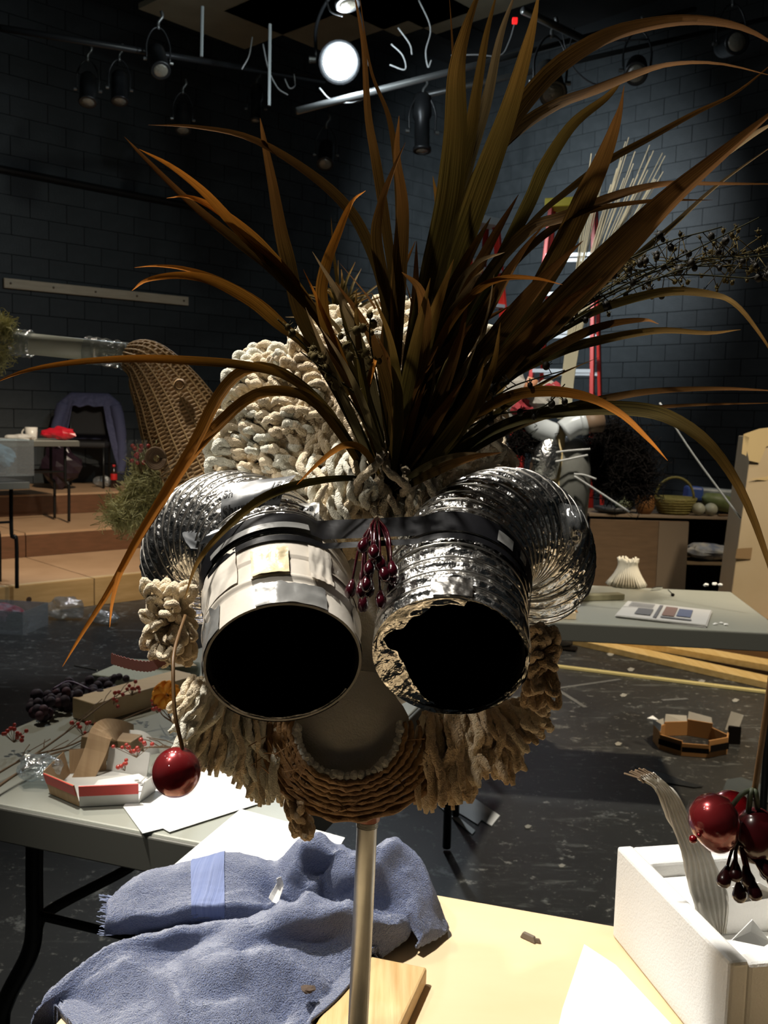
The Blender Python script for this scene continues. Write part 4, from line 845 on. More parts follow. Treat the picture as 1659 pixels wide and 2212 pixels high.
# grapes
gr_m = M('black_grape', (.022, .014, .026), .75, c2=(.035, .02, .036), sc=30); gr2 = M('purple_grape', (.06, .022, .036), .7)
gt = thing('grape_bunch', G(170, 1545, lz), 'bunch of dusky artificial grapes at the far corner of the grey table', 'grapes')
for k in range(74):
    t = R_.random(); x = 72+t*178+R_.gauss(0, 10); y = 1530-t*44+R_.gauss(0, 13); lay = R_.choice((0, 0, 1, 1, 2)); p = G(x, y+18, lz)+V((0, 0, .011+.019*lay*(.4+.6*math.sin(math.pi*t))))
    obj('grape', MB().ball(p, R_.uniform(.0095, .0125), 12, 8, (1, 1, 1.1)), gr2 if (t < .35 and R_.random() < .5) else gr_m, gt, smooth=True)
for x, y in ((255, 1478), (270, 1482), (245, 1480)): obj('grape', MB().ball(G(x, y+14, lz)+V((0, .01, .032)), .0088, 12, 8), gr_m, gt, smooth=True)
obj('grape_stalk', MB().tube(spline([G(115, 1530, lz)+V((0, 0, .045)), G(150, 1518, lz)+V((0, 0, .05)), G(195, 1522, lz)+V((0, 0, .035))], 10), .003, 6), M('purple_ribbon', (.10, .06, .12), .5), gt, smooth=True)
tag(obj('steel_pin', MB().tube([G(155, 1468, lz)+V((0, .02, .03)), G(205, 1478, lz)+V((0, .02, .03))], .002, 6), M('bright_steel', (.8, .8, .8), .15, metal=1)), 'bright steel pin lying behind the grapes', 'pin')
# orange flower
ft = thing('silk_flower', G(365, 1520, lz), 'orange silk flower against the yarn beard', 'flower'); or_m = M('orange_petal', (.90, .40, .03), .6, c2=(.80, .26, .01), sc=40)
fc = P(362, 1500, 1.95)
for k in range(9):
    a = k*2*math.pi/9+.3; d = V((math.cos(a), -.25, math.sin(a))); s = V((-math.sin(a), 0, math.cos(a)))
    g = MB(); g.grid(lambda u, v: fc+d*(.004+.026*u)+s*((v-.5)*.030*math.sin(.4+2.2*u))+V((0, -.006*math.sin(u*3+k)+.004*math.cos(v*9), 0)), 6, 6); obj('petal', g, or_m, ft, smooth=True, solid=.0008)
obj('flower_stem', MB().tube(spline([fc, fc+V((.01, .02, -.03)), V((fc.x+.03, fc.y+.03, lz+.004))], 8), .0016, 6), stem_m, ft)
# berry twigs
twig_m = M('brown_twig', (.15, .09, .045), .8); rb_m = M('red_berry', (.42, .045, .03), .3, coat=.4)
def twig(px, clusters, lab, zb=.012, forks=5, nm='berry_twig', wd=.0022):
    t = thing(nm, G(px[0][0], px[0][1], lz), lab, 'berry twig', 'red berry twigs on the grey table'); pts = spline([G(x, y, lz)+V((0, 0, zb+z)) for x, y, z in px], 24)
    obj('twig', MB().tube(pts, lambda q: wd*(1.1-.7*q), 6), twig_m, t, smooth=True)
    for k in range(forks):
        p = pts[R_.randrange(3, 20)]; d = (pts[-1]-pts[0]).normalized(); e = p+d*R_.uniform(.03, .09)+V((R_.uniform(-.02, .02), R_.uniform(-.03, .03), R_.uniform(0, .02))); obj('side_twig', MB().tube([p, p.lerp(e, .5)+V((0, 0, .004)), e], .0009, 5), twig_m, t)
    for x, y, z, n, sp in clusters:
        c = G(x, y, lz)+V((0, 0, zb+z))
        for k in range(n):
            e = c+V((R_.gauss(0, sp), R_.gauss(0, sp), R_.gauss(0, sp*.7)+.004)); b_ = c+V((0, 0, -.012)); g = obj('berry_stalk', MB().tube([b_, b_.lerp(e, .6), e], .0006, 4), twig_m, t); obj('berry', MB().ball(e, R_.uniform(.0035, .0048), 9, 6), rb_m, g, smooth=True)
twig([(-30, 1700, 0), (60, 1660, .01), (150, 1640, .015), (240, 1600, .02), (330, 1570, .03), (430, 1560, .03)], [(30, 1625, .02, 14, .012), (180, 1620, .03, 10, .012), (235, 1625, .02, 8, .012)], 'long twig of red berries running across the grey table from its edge')
twig([(60, 1660, .005), (150, 1610, .02), (240, 1560, .04), (300, 1540, .05)], [(285, 1555, .055, 10, .013), (245, 1560, .04, 6, .012)], 'twig tipped with red berries over the pale beam')
twig([(420, 1640, .0), (380, 1600, .02), (350, 1585, .03), (330, 1560, .045)], [(340, 1585, .045, 9, .01)], 'short berry twig beside the orange flower')
twig([(420, 1640, .01), (360, 1660, .03), (310, 1680, .045), (285, 1700, .05)], [(295, 1700, .055, 12, .013), (270, 1712, .04, 5, .009)], 'drooping berry twig just left of the hanging red cherry')
twig([(-40, 1740, 0), (40, 1690, .006), (120, 1650, .01), (200, 1640, .01)], [], 'bare brown twig lying lowest at the table corner', wd=.0032)
cr_m = clear_film('crumpled_clear_wrap', (.86, .92, .95), .35)
def crumple(name, c, s, lab, m, seed, cat='plastic wrap', parent=None):
    g = MB(); g.ball(c, 1, 16, 10, s, None, 0); g.v = [c+(v-c)*(1+.35*noise.noise((v-c)/max(s)*1.8+V((seed, 0, 0)))+.22*noise.noise((v-c)/max(s)*4.5+V((seed, 9, 0)))) for v in g.v]
    lo_ = min(v.z for v in g.v); base_ = c.z-s[2]; g.v = [v+V((0, 0, base_-lo_)) for v in g.v]
    o = obj(name, g, m, parent); return o if parent else tag(o, lab, cat)
crumple('plastic_wrap', G(85, 1690, lz)+V((0, 0, .024)), (.045, .03, .022), 'crumpled clear plastic at the bow of the cardboard boat', cr_m, 3)

# ================================================================ hanging cherries
cherry_m = M('red_candy_lacquer', (.22, .004, .007), .24, metal=.4, coat=1)
wire2 = M('brown_wire', (.11, .055, .015), .5)
cp = P(381, 1668, .66); ch = thing('cherry_ornament', cp-V((0, 0, .02)), 'single glossy red cherry ornament in clear film hanging at the left', 'ornament')
obj('cherry', MB().ball(cp, .0172, 32, 20, (1, 1, 1.04)), cherry_m, ch, smooth=True)
obj('wire_stem', MB().tube(spline([P(400, 1330, .76), P(378, 1400, .70), P(374, 1450, .68), P(378, 1540, .665), P(393, 1612, .66), cp+V((.003, 0, .015))], 24), .0014, 8), wire2, ch, smooth=True)
fm = clear_film('cherry_film', (.97, .93, .93), .03, .08)
g = MB(); g.grid(lambda u, v: cp+(V((math.cos(u*6.283)*math.sin(.3+v*2.75), math.sin(u*6.283)*math.sin(.3+v*2.75), math.cos(.3+v*2.75)))*(.0182+.0016*noise.noise(V((math.cos(u*6.28)*3, math.sin(u*6.28)*3, v*6))))), 28, 16); obj('clear_film', g, fm, ch, smooth=True)
for x, y, x2, y2 in ((400, 1705, 425, 1730), (412, 1712, 408, 1738), (392, 1712, 402, 1722), (405, 1620, 432, 1660), (360, 1722, 385, 1728)):
    g = MB(); p, e = P(x, y, .652), P(x2, y2, .65); g.add([p+V((-.004, 0, .002)), p+V((.005, 0, .002)), e+V((.003, -.003, 0)), e+V((-.002, -.004, 0))], [(0, 1, 2, 3)]); obj('film_tail', g, fm, ch)
# right bunch
ct = thing('cherry_cluster', P(1600, 1900, .66), 'cluster of glossy red fruits and dark drop berries hanging at the right edge', 'ornament')
dark_m = M('dark_red_drop', (.03, .003, .004), .3, coat=.5)
ax = V((.45, 0, -1)).normalized(); c1 = P(1542, 1772, .655)
obj('red_fruit', MB().lathe([(.0006, -.0185), (.008, -.0172), (.0145, -.012), (.0175, -.003), (.0172, .004), (.0140, .013), (.0100, .0195), (.0050, .0235), (.0005, .0245)], c1, V((.35, 0, -1)), 32), cherry_m, ct, smooth=True)
g = MB(); pr = [(.0008, -.0192), (.009, -.0180), (.0155, -.0124), (.0186, -.003), (.0184, .0045), (.0152, .0138), (.0112, .0204), (.0060, .0246), (.0008, .0256)]; g.lathe(pr, c1, V((.35, 0, -1)), 28); obj('clear_film', g, fm, ct, smooth=True)
obj('red_fruit', MB().ball(P(1578, 1755, .69), .0165, 24, 16), cherry_m, ct, smooth=True); obj('red_fruit', MB().ball(P(1632, 1805, .665), .0165, 24, 16, (1, 1, 1.25)), M('deep_red_fruit', (.07, .006, .008), .25, coat=.7), ct, smooth=True)
obj('wire_stem', MB().tube(spline([P(1690, 1330, .62), P(1668, 1450, .64), P(1652, 1560, .65), P(1637, 1660, .66), P(1628, 1720, .665)], 20), .0022, 8), wire2, ct, smooth=True)
lg = M('green_floral_tape', (.05, .06, .03), .6)
for e in ((1578, 1745), (1615, 1770), (1638, 1765)): obj('short_stem', MB().tube(spline([P(1628, 1705, .665), P((1628+e[0])/2, 1715, .66), P(e[0], e[1], .665)], 8), .0020, 6), lg, ct, smooth=True)
for (x0, y0, x1, y1, s_) in ((1580, 1840, 1568, 1885, 1), (1588, 1842, 1588, 1872, 1), (1590, 1845, 1596, 1918, 1.15), (1602, 1845, 1612, 1885, .9), (1610, 1848, 1626, 1912, .85), (1618, 1848, 1645, 1872, .9), (1650, 1830, 1654, 1868, .85), (1625, 1850, 1660, 1890, .9), (1605, 1850, 1618, 1900, .8)):
    p, e = P(x0, y0, .655), P(x1, y1, .65+R_.uniform(-.006, .006)); s = obj('drop_stem', MB().tube(spline([P(1600+(x0-1600)*.4, 1815, .66), p, e], 8), .0011, 6), M('dark_red_wire', (.09, .012, .01), .35), ct, smooth=True); d = (e-p).normalized()
    obj('drop_berry', MB().lathe([(.0004, -.007), (.0018, -.004), (.0034, 0), (.0050, .0045), (.0050, .0075), (.0034, .0100), (.0004, .0108)], e, d, 12), dark_m, s, smooth=True)
s = obj('drop_stem', MB().tube([P(1520, 1797, .65), P(1508, 1806, .645)], .0016, 8), cherry_m, ct, smooth=True); obj('bud', MB().ball(P(1497, 1813, .643), .0030, 10, 8), cherry_m, ct, smooth=True)
# ================================================================ behind the mask: other head props
moss_m = M('pale_moss', (.60, .56, .27), .95, c2=(.48, .45, .2), sc=60); wick_m = M('wicker', (.46, .28, .12), .6, c2=(.34, .20, .08), sc=60, bump=.2, bsc=200)
pvc_m = M('grey_green_pipe', (.46, .48, .40), .35); cling = clear_film('cling_wrap', (.92, .95, .96), .38, .12)
D0 = 1.95
hn = thing('wicker_horn', G(522, 1606, .741), 'wicker cornucopia horn with taped grey pipe and moss, on a stand', 'head prop')
hp = spline([P(272, 766, D0), P(318, 788, D0), P(362, 850, D0), P(400, 925, D0), P(440, 1005, D0), P(478, 1075, D0)], 400)
def hr(t): return .024+.10*t**.85
g = MB(); nr = 22
g.tube(hp, hr, 88, False, prof=lambda t, a, ln: 1+(.02/ max(.35, t+.25))*(math.cos(nr*a)*.35+.9*math.sin(ln*760+(math.pi if math.cos(nr*a*.5) > 0 else 0))))
obj('woven_horn', g, wick_m, hn, smooth=True)
fr_ = frames(hp)
for k in range(22):
    a = 2*math.pi*k/22; pts = [hp[i]+fr_[i][1]*((hr(i/400)*1.02)*math.cos(a))+fr_[i][2]*((hr(i/400)*1.02)*math.sin(a)) for i in range(0, 401, 16)]
    obj('wicker_rib', MB().tube(pts, .0022, 5), M('wicker_rib', (.44, .28, .12), .55), hn, smooth=True)
obj('grey_pipe', MB().tube([P(-40, 728, D0), P(20, 738, D0), P(270, 764, D0)], .0215, 20), pvc_m, hn, smooth=True)
for x0, y0, x1, y1, r in ((15, 737, 70, 744, .027), (185, 755, 280, 770, .0275)):
    a0, a1 = P(x0, y0, D0), P(x1, y1, D0); sd_ = x0
    obj('cling_wrap', MB().tube([a0.lerp(a1, k/20) for k in range(21)], lambda t: r+.0012*math.sin(t*30), 26, False, prof=lambda t, a, ln: 1+.10*noise.noise(V((t*5, math.cos(a)*2, math.sin(a)*2+sd_)))), cling, hn, smooth=True)
obj('wicker_knot', MB().ball(P(388, 832, D0-.085), .0125, 14, 10, wob=.15), wick_m, hn, smooth=True)
obj('knot_coil', MB().tube([P(388, 832, D0-.097)+V((math.cos(k*.5)*.009, 0, math.sin(k*.5)*.009)) for k in range(26)], .0022, 6), wick_m, hn, smooth=True)
def fuzz(name, blobs, n, m, parent, r=.0006, ln=.03, D=D0):
    g = MB()
    for k in range(n):
        x, y, rx, ry = R_.choice(blobs); a = R_.random()*6.283; q = math.sqrt(R_.random())
        p = P(x+rx*q*math.cos(a), y+ry*q*math.sin(a), D+R_.uniform(-.03, .03)); d = V((R_.gauss(0, 1), R_.gauss(0, .6), R_.gauss(-.2, 1))).normalized()*ln*R_.uniform(.3, 1); e = V((R_.gauss(0, 1), R_.gauss(0, 1), R_.gauss(0, 1)))*ln*.25
        g.tube([p, p+d*.35+e, p+d*.7-e, p+d], r, 3, False)
    return obj(name, g, m, parent, kind='stuff')
fuzz('moss', [(322, 1020, 18, 40), (300, 1095, 42, 30), (275, 1108, 38, 24), (325, 1070, 32, 50), (318, 1045, 22, 30)], 2300, moss_m, hn, .0007, .045, D0-.05)
fuzz('moss', [(-5, 745, 25, 50), (5, 720, 20, 30)], 700, moss_m, hn, .0007, .035, D0)
for c_, r_ in (((300, 1080), (.035, .03, .04)), ((275, 1100), (.03, .03, .028)), ((305, 1020), (.02, .02, .045))): obj('moss_core', MB().ball(P(*c_, D0-.04), 1, 14, 10, r_, wob=.3), M('moss_core', (.34, .31, .14), .95, bump=1, bsc=150), hn, smooth=True)
for k in range(16):
    p = P(R_.uniform(282, 322), R_.uniform(962, 1000), D0-.09); s = obj('berry_stalk', MB().tube([p+V((.01, 0, -.03)), p], .0006, 4), twig_m, hn); obj('berry', MB().ball(p, .0045, 8, 6), rb_m, s, smooth=True)
nest = P(338, 990, D0-.10)
for k in range(5): obj('nest_coil', MB().tube([nest+V((math.cos(q*.4)*(.008+.003*k), -.003*k*.5, math.sin(q*.4)*(.009+.003*k))) for q in range(17)], .0024, 6), twig_m, hn, smooth=True)
for x0, y0, x1, y1 in ((345, 1030, 400, 985), (350, 1035, 410, 1000), (355, 1015, 392, 975)): obj('straw', MB().tube([P(x0, y0, D0-.10), P(x1, y1, D0-.11)], .0016, 5), M('straw', (.34, .24, .13), .7), hn)
obj('clear_wrap', MB().grid(lambda u, v: P(268+50*u, 950+50*v, D0-.11+.01*math.sin(u*9+v*7)), 10, 10), clear_film('thin_wrap', (.96, .97, .98), .10, .12), hn, smooth=True)
sb = G(522, 1606, .741); obj('stand_pole', MB().tube([hp[370], V((sb.x, sb.y, .765))], .009, 10), galv_m, hn, smooth=True); obj('stand_base', MB().lathe([(.07, 0), (.07, .012), (.02, .02), (.012, .03)], sb, n=20), galv_m, hn, smooth=True)
# second mop head further back
D2 = 1.62
sm = thing('mop_head_mask', V((P(798, 900, D2).x, D2+.02, 0)), 'smaller second mop head with short grass tuft standing behind the tall mask', 'mask')
mc = P(850, 800, D2); obj('foam_head', MB().ball(mc, .10, 20, 14, (1.05, 1, 1.05)), foam_m, sm, smooth=True)
for k in range(90):
    d = V((R_.gauss(0, 1), -abs(R_.gauss(0, .7)), R_.uniform(-.2, 1))).normalized(); p = mc+d*.104; s = d.cross(V((.2, 1, .3))).normalized(); b_ = s*.009
    obj('mop_strand', rope([p-d*.02, p+d*.010-b_*.5, p+d*.02, p+d*.012+b_, p-d*.02+b_], R_.uniform(.006, .0075), 8, 10), yarn_m if k % 3 else yarn3_m, sm, smooth=True)
for k in range(46):
    x0 = 735+R_.gauss(0, 10); an = R_.gauss(0, .75); L_ = R_.uniform(60, 135); cp_ = [P(x0, 700, D2-.05), P(x0+math.sin(an)*L_*.5, 690-math.cos(an)*L_*.6, D2-.06), P(x0+math.sin(an)*L_*1.15, 690-math.cos(an)*L_*R_.uniform(.7, 1.1), D2-.06+R_.uniform(-.03, .03))]
    pts = spline(cp_, 10); g = MB(); g.ribbon(pts, [.0055*(1-(i/10)**2)+.0004 for i in range(11)], V((0, -1, .2)), .3); obj('grass_blade', g, gm[R_.choice((0, 0, 3))], sm)
ft_ = V((P(798, 900, D2).x, D2+.02, 0)); obj('stand_pole', MB().tube([mc-V((0, 0, .08)), ft_+V((0, 0, .01))], .009, 10), galv_m, sm, smooth=True); obj('stand_base', MB().lathe([(.16, 0), (.16, .012), (.03, .025), (.012, .04)], ft_, n=20), galv_m, sm, smooth=True)
# rabbit-like prop of pipe fittings on a bamboo stick, at the right
D3 = 3.30; KS = 1.42
pp = thing('pipe_puppet', V((P(1200, 1000, D3).x, D3, .741)), 'puppet of white pipe elbows, bottle and dark fur on a bamboo stick', 'head prop')
wp_m = M('white_pvc', (.62, .66, .68), .25, coat=.3); bam_m = wood('bamboo', (.42, .31, .13), (.50, .38, .18), (30, 30, 4)); fur_m = M('dark_fur', (.009, .007, .006), .9, spec=.1)
st0, st1 = P(1212, 915, D3), V((P(1200, 1000, D3).x, D3, .765)); obj('bamboo_stick', MB().tube([st0, st1], .0125*KS, 12), bam_m, pp, smooth=True); obj('stick_base', MB().box((st1.x, st1.y, .753), (.16, .16, .022)), pine_m, pp)
obj('pipe_elbow', MB().tube(spline([P(1150, 905, D3-.03), P(1165, 925, D3-.03), P(1195, 938, D3-.02)], 12), .028*KS, 16), wp_m, pp, smooth=True)
obj('pipe_elbow', MB().tube(spline([P(1218, 932, D3-.03), P(1240, 918, D3-.03), P(1262, 912, D3-.03)], 12), .028*KS, 16), wp_m, pp, smooth=True)
obj('pipe_sleeve', MB().tube([P(1252, 915, D3-.03), P(1264, 912, D3-.03)], .0305*KS, 16), wp_m, pp, smooth=True); obj('card_tube', MB().tube([P(1260, 913, D3-.03), P(1300, 912, D3-.02)], .024*KS, 14), M('brown_tube', (.20, .13, .08), .6), pp, smooth=True)
obj('foil_bottle', MB().lathe([(r*KS, z*KS) for r, z in ((.02, -.06), (.034, -.05), (.036, .01), (.02, .04), (.012, .055))], P(1180, 985, D3-.03), (.15, 0, 1), 18), foil_m, pp, smooth=True)
obj('grey_jug', MB().lathe([(r*KS, z*KS) for r, z in ((.03, -.15), (.05, -.13), (.056, -.02), (.05, .06), (.025, .085))], P(1228, 1020, D3+.05), (0, 0, 1), 18), M('grey_jug', (.14, .14, .12), .4, c2=(.18, .18, .16), sc=20), pp, smooth=True)
tie_m = M('white_cable_tie', (.55, .55, .53), .4)
for a_ in (((1160, 985), (1215, 975), (1275, 970)), ((1150, 990), (1190, 998), (1270, 983)), ((1240, 1028), (1290, 1060), (1360, 1106)), ((1240, 1024), (1262, 1026), (1288, 1035)), ((1425, 870), (1500, 985), (1600, 1120))): obj('cable_tie', MB().tube(spline([P(x, y, D3-.07) for x, y in a_], 10), .0024*KS, 4), tie_m, pp, smooth=True)
fuzz('fur', [(1340, 990, 60, 70), (1310, 960, 40, 40), (1360, 1030, 50, 40)], 1500, fur_m, pp, .0012, .10, D3+.10); fuzz('fur', [(1130, 955, 35, 30), (1150, 940, 30, 25)], 500, fur_m, pp, .0012, .07, D3)
obj('fur_body', MB().ball(P(1330, 1000, D3+.16), 1, 16, 12, (.105, .08, .12), wob=.2), fur_m, pp, smooth=True)
stw_m = M('pale_straw', (.50, .46, .33), .7)
for k in range(34):
    f_ = k/33; tip = (1278+165*f_+R_.uniform(-6, 6), 330+R_.uniform(-35, 60)+abs(f_-.5)*60); x_ = 1215+f_*26
    obj('straw', MB().tube(spline([P(x_-10, 905, D3), P(x_+4, 780, D3), P(x_+22+f_*20, 640, D3-.02), P(*tip, D3-.05+R_.uniform(-.04, .04))], 14), lambda t: .0034-.0020*t, 5), stw_m, pp, smooth=True)
cl_pk = M('pink_red_cloth', (.34, .03, .04), .8); cl_wh = M('grey_white_cloth', (.40, .38, .34), .8)
crumple('cloth_bunch', P(1128, 885, D3+.1), tuple(q*KS for q in (.03, .03, .028)), '', cl_pk, 4, parent=pp); crumple('cloth_bunch', P(1172, 868, D3+.1), tuple(q*KS for q in (.05, .03, .04)), '', cl_wh, 7, parent=pp); crumple('cloth_bunch', P(1105, 870, D3+.12), tuple(q*KS for q in (.06, .03, .06)), '', cl_wh, 8, parent=pp); crumple('cloth_bunch', P(1190, 848, D3+.1), tuple(q*KS for q in (.03, .03, .02)), '', cl_pk, 5, parent=pp)
obj('peach_tube', MB().tube([P(1138, 850, D3+.05), P(1152, 818, D3+.05)], .014*KS, 14), M('peach_card', (.55, .25, .13), .6), pp, smooth=True)

# ================================================================ table and floor at the right
rz_ = .7408
npx = [(1332, 1328), (1358, 1298), (1536, 1318), (1528, 1350)]
nw = thing('newspaper', G(1430, 1325, rz_), 'folded newspaper with photo blocks on the grey-green table', 'newspaper'); npm = M('newsprint', (.55, .54, .52), .8)
c = [G(x, y, rz_+.01) for x, y in npx]
for k in range(5):
    g = MB(); f_ = .002*k; g.add([p+V((R_.uniform(-.006, .006), R_.uniform(-.006, .006), -.008+f_)) for p in c], [(0, 3, 2, 1)]); obj('page', g, npm, nw, solid=.0012)
ink = M('print_grey', (.14, .14, .15), .8); ink2 = M('print_colour', (.22, .14, .12), .8); ink3 = M('print_blue', (.12, .14, .22), .8)
def onp(u, v): return c[3].lerp(c[2], u).lerp(c[0].lerp(c[1], u), v)+V((0, 0, .0025))
# page corners: u along the long side, v away from the viewer
def Pq(u, v): return (c[0].lerp(c[3], u)).lerp(c[1].lerp(c[2], u), v)+V((0, 0, .0027))
def pr_(u0, u1, v0, v1, m): g = MB(); g.add([onp2(u0, v0), onp2(u1, v0), onp2(u1, v1), onp2(u0, v1)], [(0, 1, 2, 3)]); obj('print_block', g, m, nw)
def onp2(u, v): return (c[0].lerp(c[3], u)).lerp(c[1].lerp(c[2], u), v)+V((0, 0, .0032))
pr_(.40, .44, .05, .9, ink); pr_(.48, .62, .25, .85, ink2); pr_(.64, .80, .30, .8, ink3); pr_(.48, .82, .10, .18, ink); pr_(.18, .36, .15, .55, ink)
for k in range(7): pr_(.05, .34, .62+.045*k, .64+.045*k, ink)
wedge = G(1195, 1318, rz_); g = MB(); g.add([wedge+V(q) for q in ((0, -.03, 0), (.085, -.03, 0), (.085, .05, 0), (0, .05, 0), (.055, -.02, .045), (.055, .04, .045), (0, -.02, .03), (0, .04, .03))], [(0, 3, 2, 1), (0, 1, 4, 6), (1, 2, 5, 4), (2, 3, 7, 5), (3, 0, 6, 7), (6, 4, 5, 7)]); tag(obj('wood_wedge', g, wood('orange_offcut', (.42, .22, .09), (.5, .28, .12), (8, 8, 40)), bevel=.002), 'orange-brown wooden wedge beside the silver duct on the right table', 'wood block')
g = MB(); a0, a1 = G(1215, 1300, rz_), G(1345, 1296, rz_); g.box((a0+a1)/2+V((0, .02, .012)), ((a1-a0).length, .05, .022), Matrix.Rotation(math.atan2((a1-a0).y, (a1-a0).x), 3, 'Z')); tag(obj('wood_strip', g, M('dull_green_strip', (.24, .22, .13), .6), bevel=.002), 'dull olive strip lying along the right table behind the wedge', 'wood strip')
g = MB(); q = G(1418, 1276, rz_); g.tube([q+V((-.02, 0, .006)), q+V((.0, .01, .010)), q+V((.03, .03, .008))], .005, 6); tag(obj('metal_clip', g, M('bright_steel', (.8, .8, .8), .15, metal=1)), 'shiny metal clip lying on the right table', 'clip')
g = MB(); q = G(1453, 1288, rz_); g.ball(q+V((0, 0, .006)), .008, 8, 6, (1, 1, .8), wob=.4); g.tube([q+V((0, 0, .008)), q+V((-.01, .03, .02))], .002, 5); tag(obj('dark_bead', g, fur_m), 'small dark knob on the right table beyond the newspaper', 'knob')
for k, (x, y) in enumerate(((1545, 1350), (1558, 1348), (1568, 1351))): tag(obj('paper_crumb', MB().ball(G(x, y, rz_)+V((0, 0, .004)), .005, 7, 5, (1.6, 1, .7), wob=.5, seed=k), paper_m), ('leftmost', 'middle', 'rightmost')[k]+' tiny white crumb right of the newspaper', 'crumb', 'crumbs by the newspaper')
for k, (x, y) in enumerate(((1525, 1267), (1543, 1265), (1556, 1267))): tag(obj('foam_crumb', MB().ball(G(x, y, rz_)+V((0, 0, .007)), .009, 7, 5, (1.3, 1, .8), wob=.4, seed=k+9), paper_m), ('leftmost', 'middle', 'rightmost')[k]+' white foam lump at the back edge of the right table', 'crumb', 'foam lumps at the table back')
# fringed white skirt-like shade at the back of the table
sk = thing('fringed_shade', G(1350, 1262, rz_), 'small white fringed shade standing at the back of the right table', 'shade'); sc_ = G(1350, 1262, rz_)+V((0, -.03, 0)); sk_m = M('white_fringe', (.62, .58, .48), .85)
obj('shade_core', MB().lathe([(.075, .001), (.05, .05), (.036, .085), (.04, .1)], sc_, n=24), sk_m, sk, smooth=True)
for k in range(40):
    a = k*2*math.pi/40; d = V((math.cos(a), math.sin(a), 0)); obj('fringe_strand', MB().tube(spline([sc_+d*.042+V((0, 0, .112+R_.uniform(-.006, .008))), sc_+d*.037+V((0, 0, .085)), sc_+d*.054+V((0, 0, .045)), sc_+d*(.080+R_.uniform(-.006, .006))+V((0, 0, .003))], 8), .0042, 5), sk_m, sk, smooth=True)
# low brown platform behind the lumber, carrying the carton
pf0, pf1 = G(1340, 1376, 0), G(1720, 1458, 0); pd = (pf1-pf0).normalized(); pn = V((-pd.y, pd.x, 0)); PH = .27
pl_ = MB(); pl_.slab([pf0, pf1+pd*.4, pf1+pd*.4+pn*.5, pf0+pn*.5], .002, PH); tag(obj('low_platform', pl_, wood('brown_panel', (.30, .16, .06), (.36, .20, .085), (4, 4, 4)), bevel=.003), 'low brown wooden platform behind the pine boards', 'platform')
D4 = 5.62
cb_m = M('beige_cardboard', (.44, .36, .24), .75, c2=(.48, .40, .28), sc=3)
tb = P(1576, 1287, D4); cz = PH+.001; tw = thing('cardboard_tower', V((tb.x+.19, D4+.17, cz)), 'tall beige cardboard carton with masking tape at the right edge', 'carton')
th_ = P(1608, 935, D4).z-cz; x0 = tb.x
g = MB(); g.slab([V((x0, D4, 0)), V((x0+.36, D4-.04, 0)), V((x0+.40, D4+.30, 0)), V((x0+.04, D4+.33, 0))], cz, cz+th_-.02)
for i in (4, 7): g.v[i] = g.v[i]+V((.075, 0, 0))
obj('carton_body', g, cb_m, tw, bevel=.004)
tp_m = M('masking_tape', (.50, .40, .22), .6); tpd = M('brown_tape', (.25, .17, .09), .5)
def tp(px, m, nm='tape_piece'): g = MB(); g.add([P(x, y, D4-.012-.06*(x-1576)/1000) for x, y in px], [tuple(range(len(px)))]); obj(nm, g, m, tw, solid=.001)
tp([(1606, 938), (1640, 926), (1690, 920), (1690, 955), (1655, 965), (1640, 1000), (1618, 995)], tp_m); tp([(1592, 1185), (1625, 1183), (1622, 1208), (1588, 1206)], tpd); tp([(1606, 940), (1618, 945), (1612, 985), (1602, 980)], tp_m); tp([(1620, 1035), (1655, 1030), (1690, 1015), (1690, 1022), (1655, 1038)], tp_m)
# shelf unit behind the table
D5 = 6.66; SS = 1.38
brown_c = wood('brown_shelf_board', (.13, .085, .05), (.17, .11, .065), (6, 6, 30))
def sx(x): return P(x, 1110, D5).x
ztop = P(1400, 1112, D5).z; sh = thing('shelf_unit', V((sx(1400), D5+.2, 0)), 'low brown shelf unit crowded with baskets and gourds behind the right table', 'shelf')
obj('front_panel', MB().box(((sx(1275)+sx(1488))/2, D5, ztop/2-.02), (sx(1488)-sx(1275), .02, ztop-.04)), brown_c, sh, bevel=.002); obj('front_strip', MB().box(((sx(1424)+sx(1488))/2, D5-.012, ztop/2-.02), (sx(1488)-sx(1424), .004, ztop-.05)), M('lighter_panel', (.19, .15, .11), .6), sh)
obj('shelf_top', MB().box(((sx(1272)+sx(1640))/2, D5+.2, ztop-.01), (sx(1640)-sx(1272), .42, .02)), M('shelf_top_board', (.26, .20, .14), .6), sh, bevel=.002)
for zz in (P(1540, 1215, D5).z, .12): obj('shelf_board', MB().box(((sx(1490)+sx(1640))/2, D5+.2, zz-.01), (sx(1640)-sx(1490), .40, .02)), M('pale_shelf_board', (.34, .25, .15), .6), sh)
obj('side_panel', MB().box((sx(1640)-.01, D5+.2, ztop/2-.02), (.02, .4, ztop-.045)), brown_c, sh); obj('back_panel', MB().box(((sx(1272)+sx(1640))/2, D5+.405, ztop/2), (sx(1640)-sx(1272), .01, ztop-.05)), fur_m, sh)
zs = ztop+.001
def on(x, dy=.1): return V((P(x, 1110, D5+dy).x, D5+dy, zs))
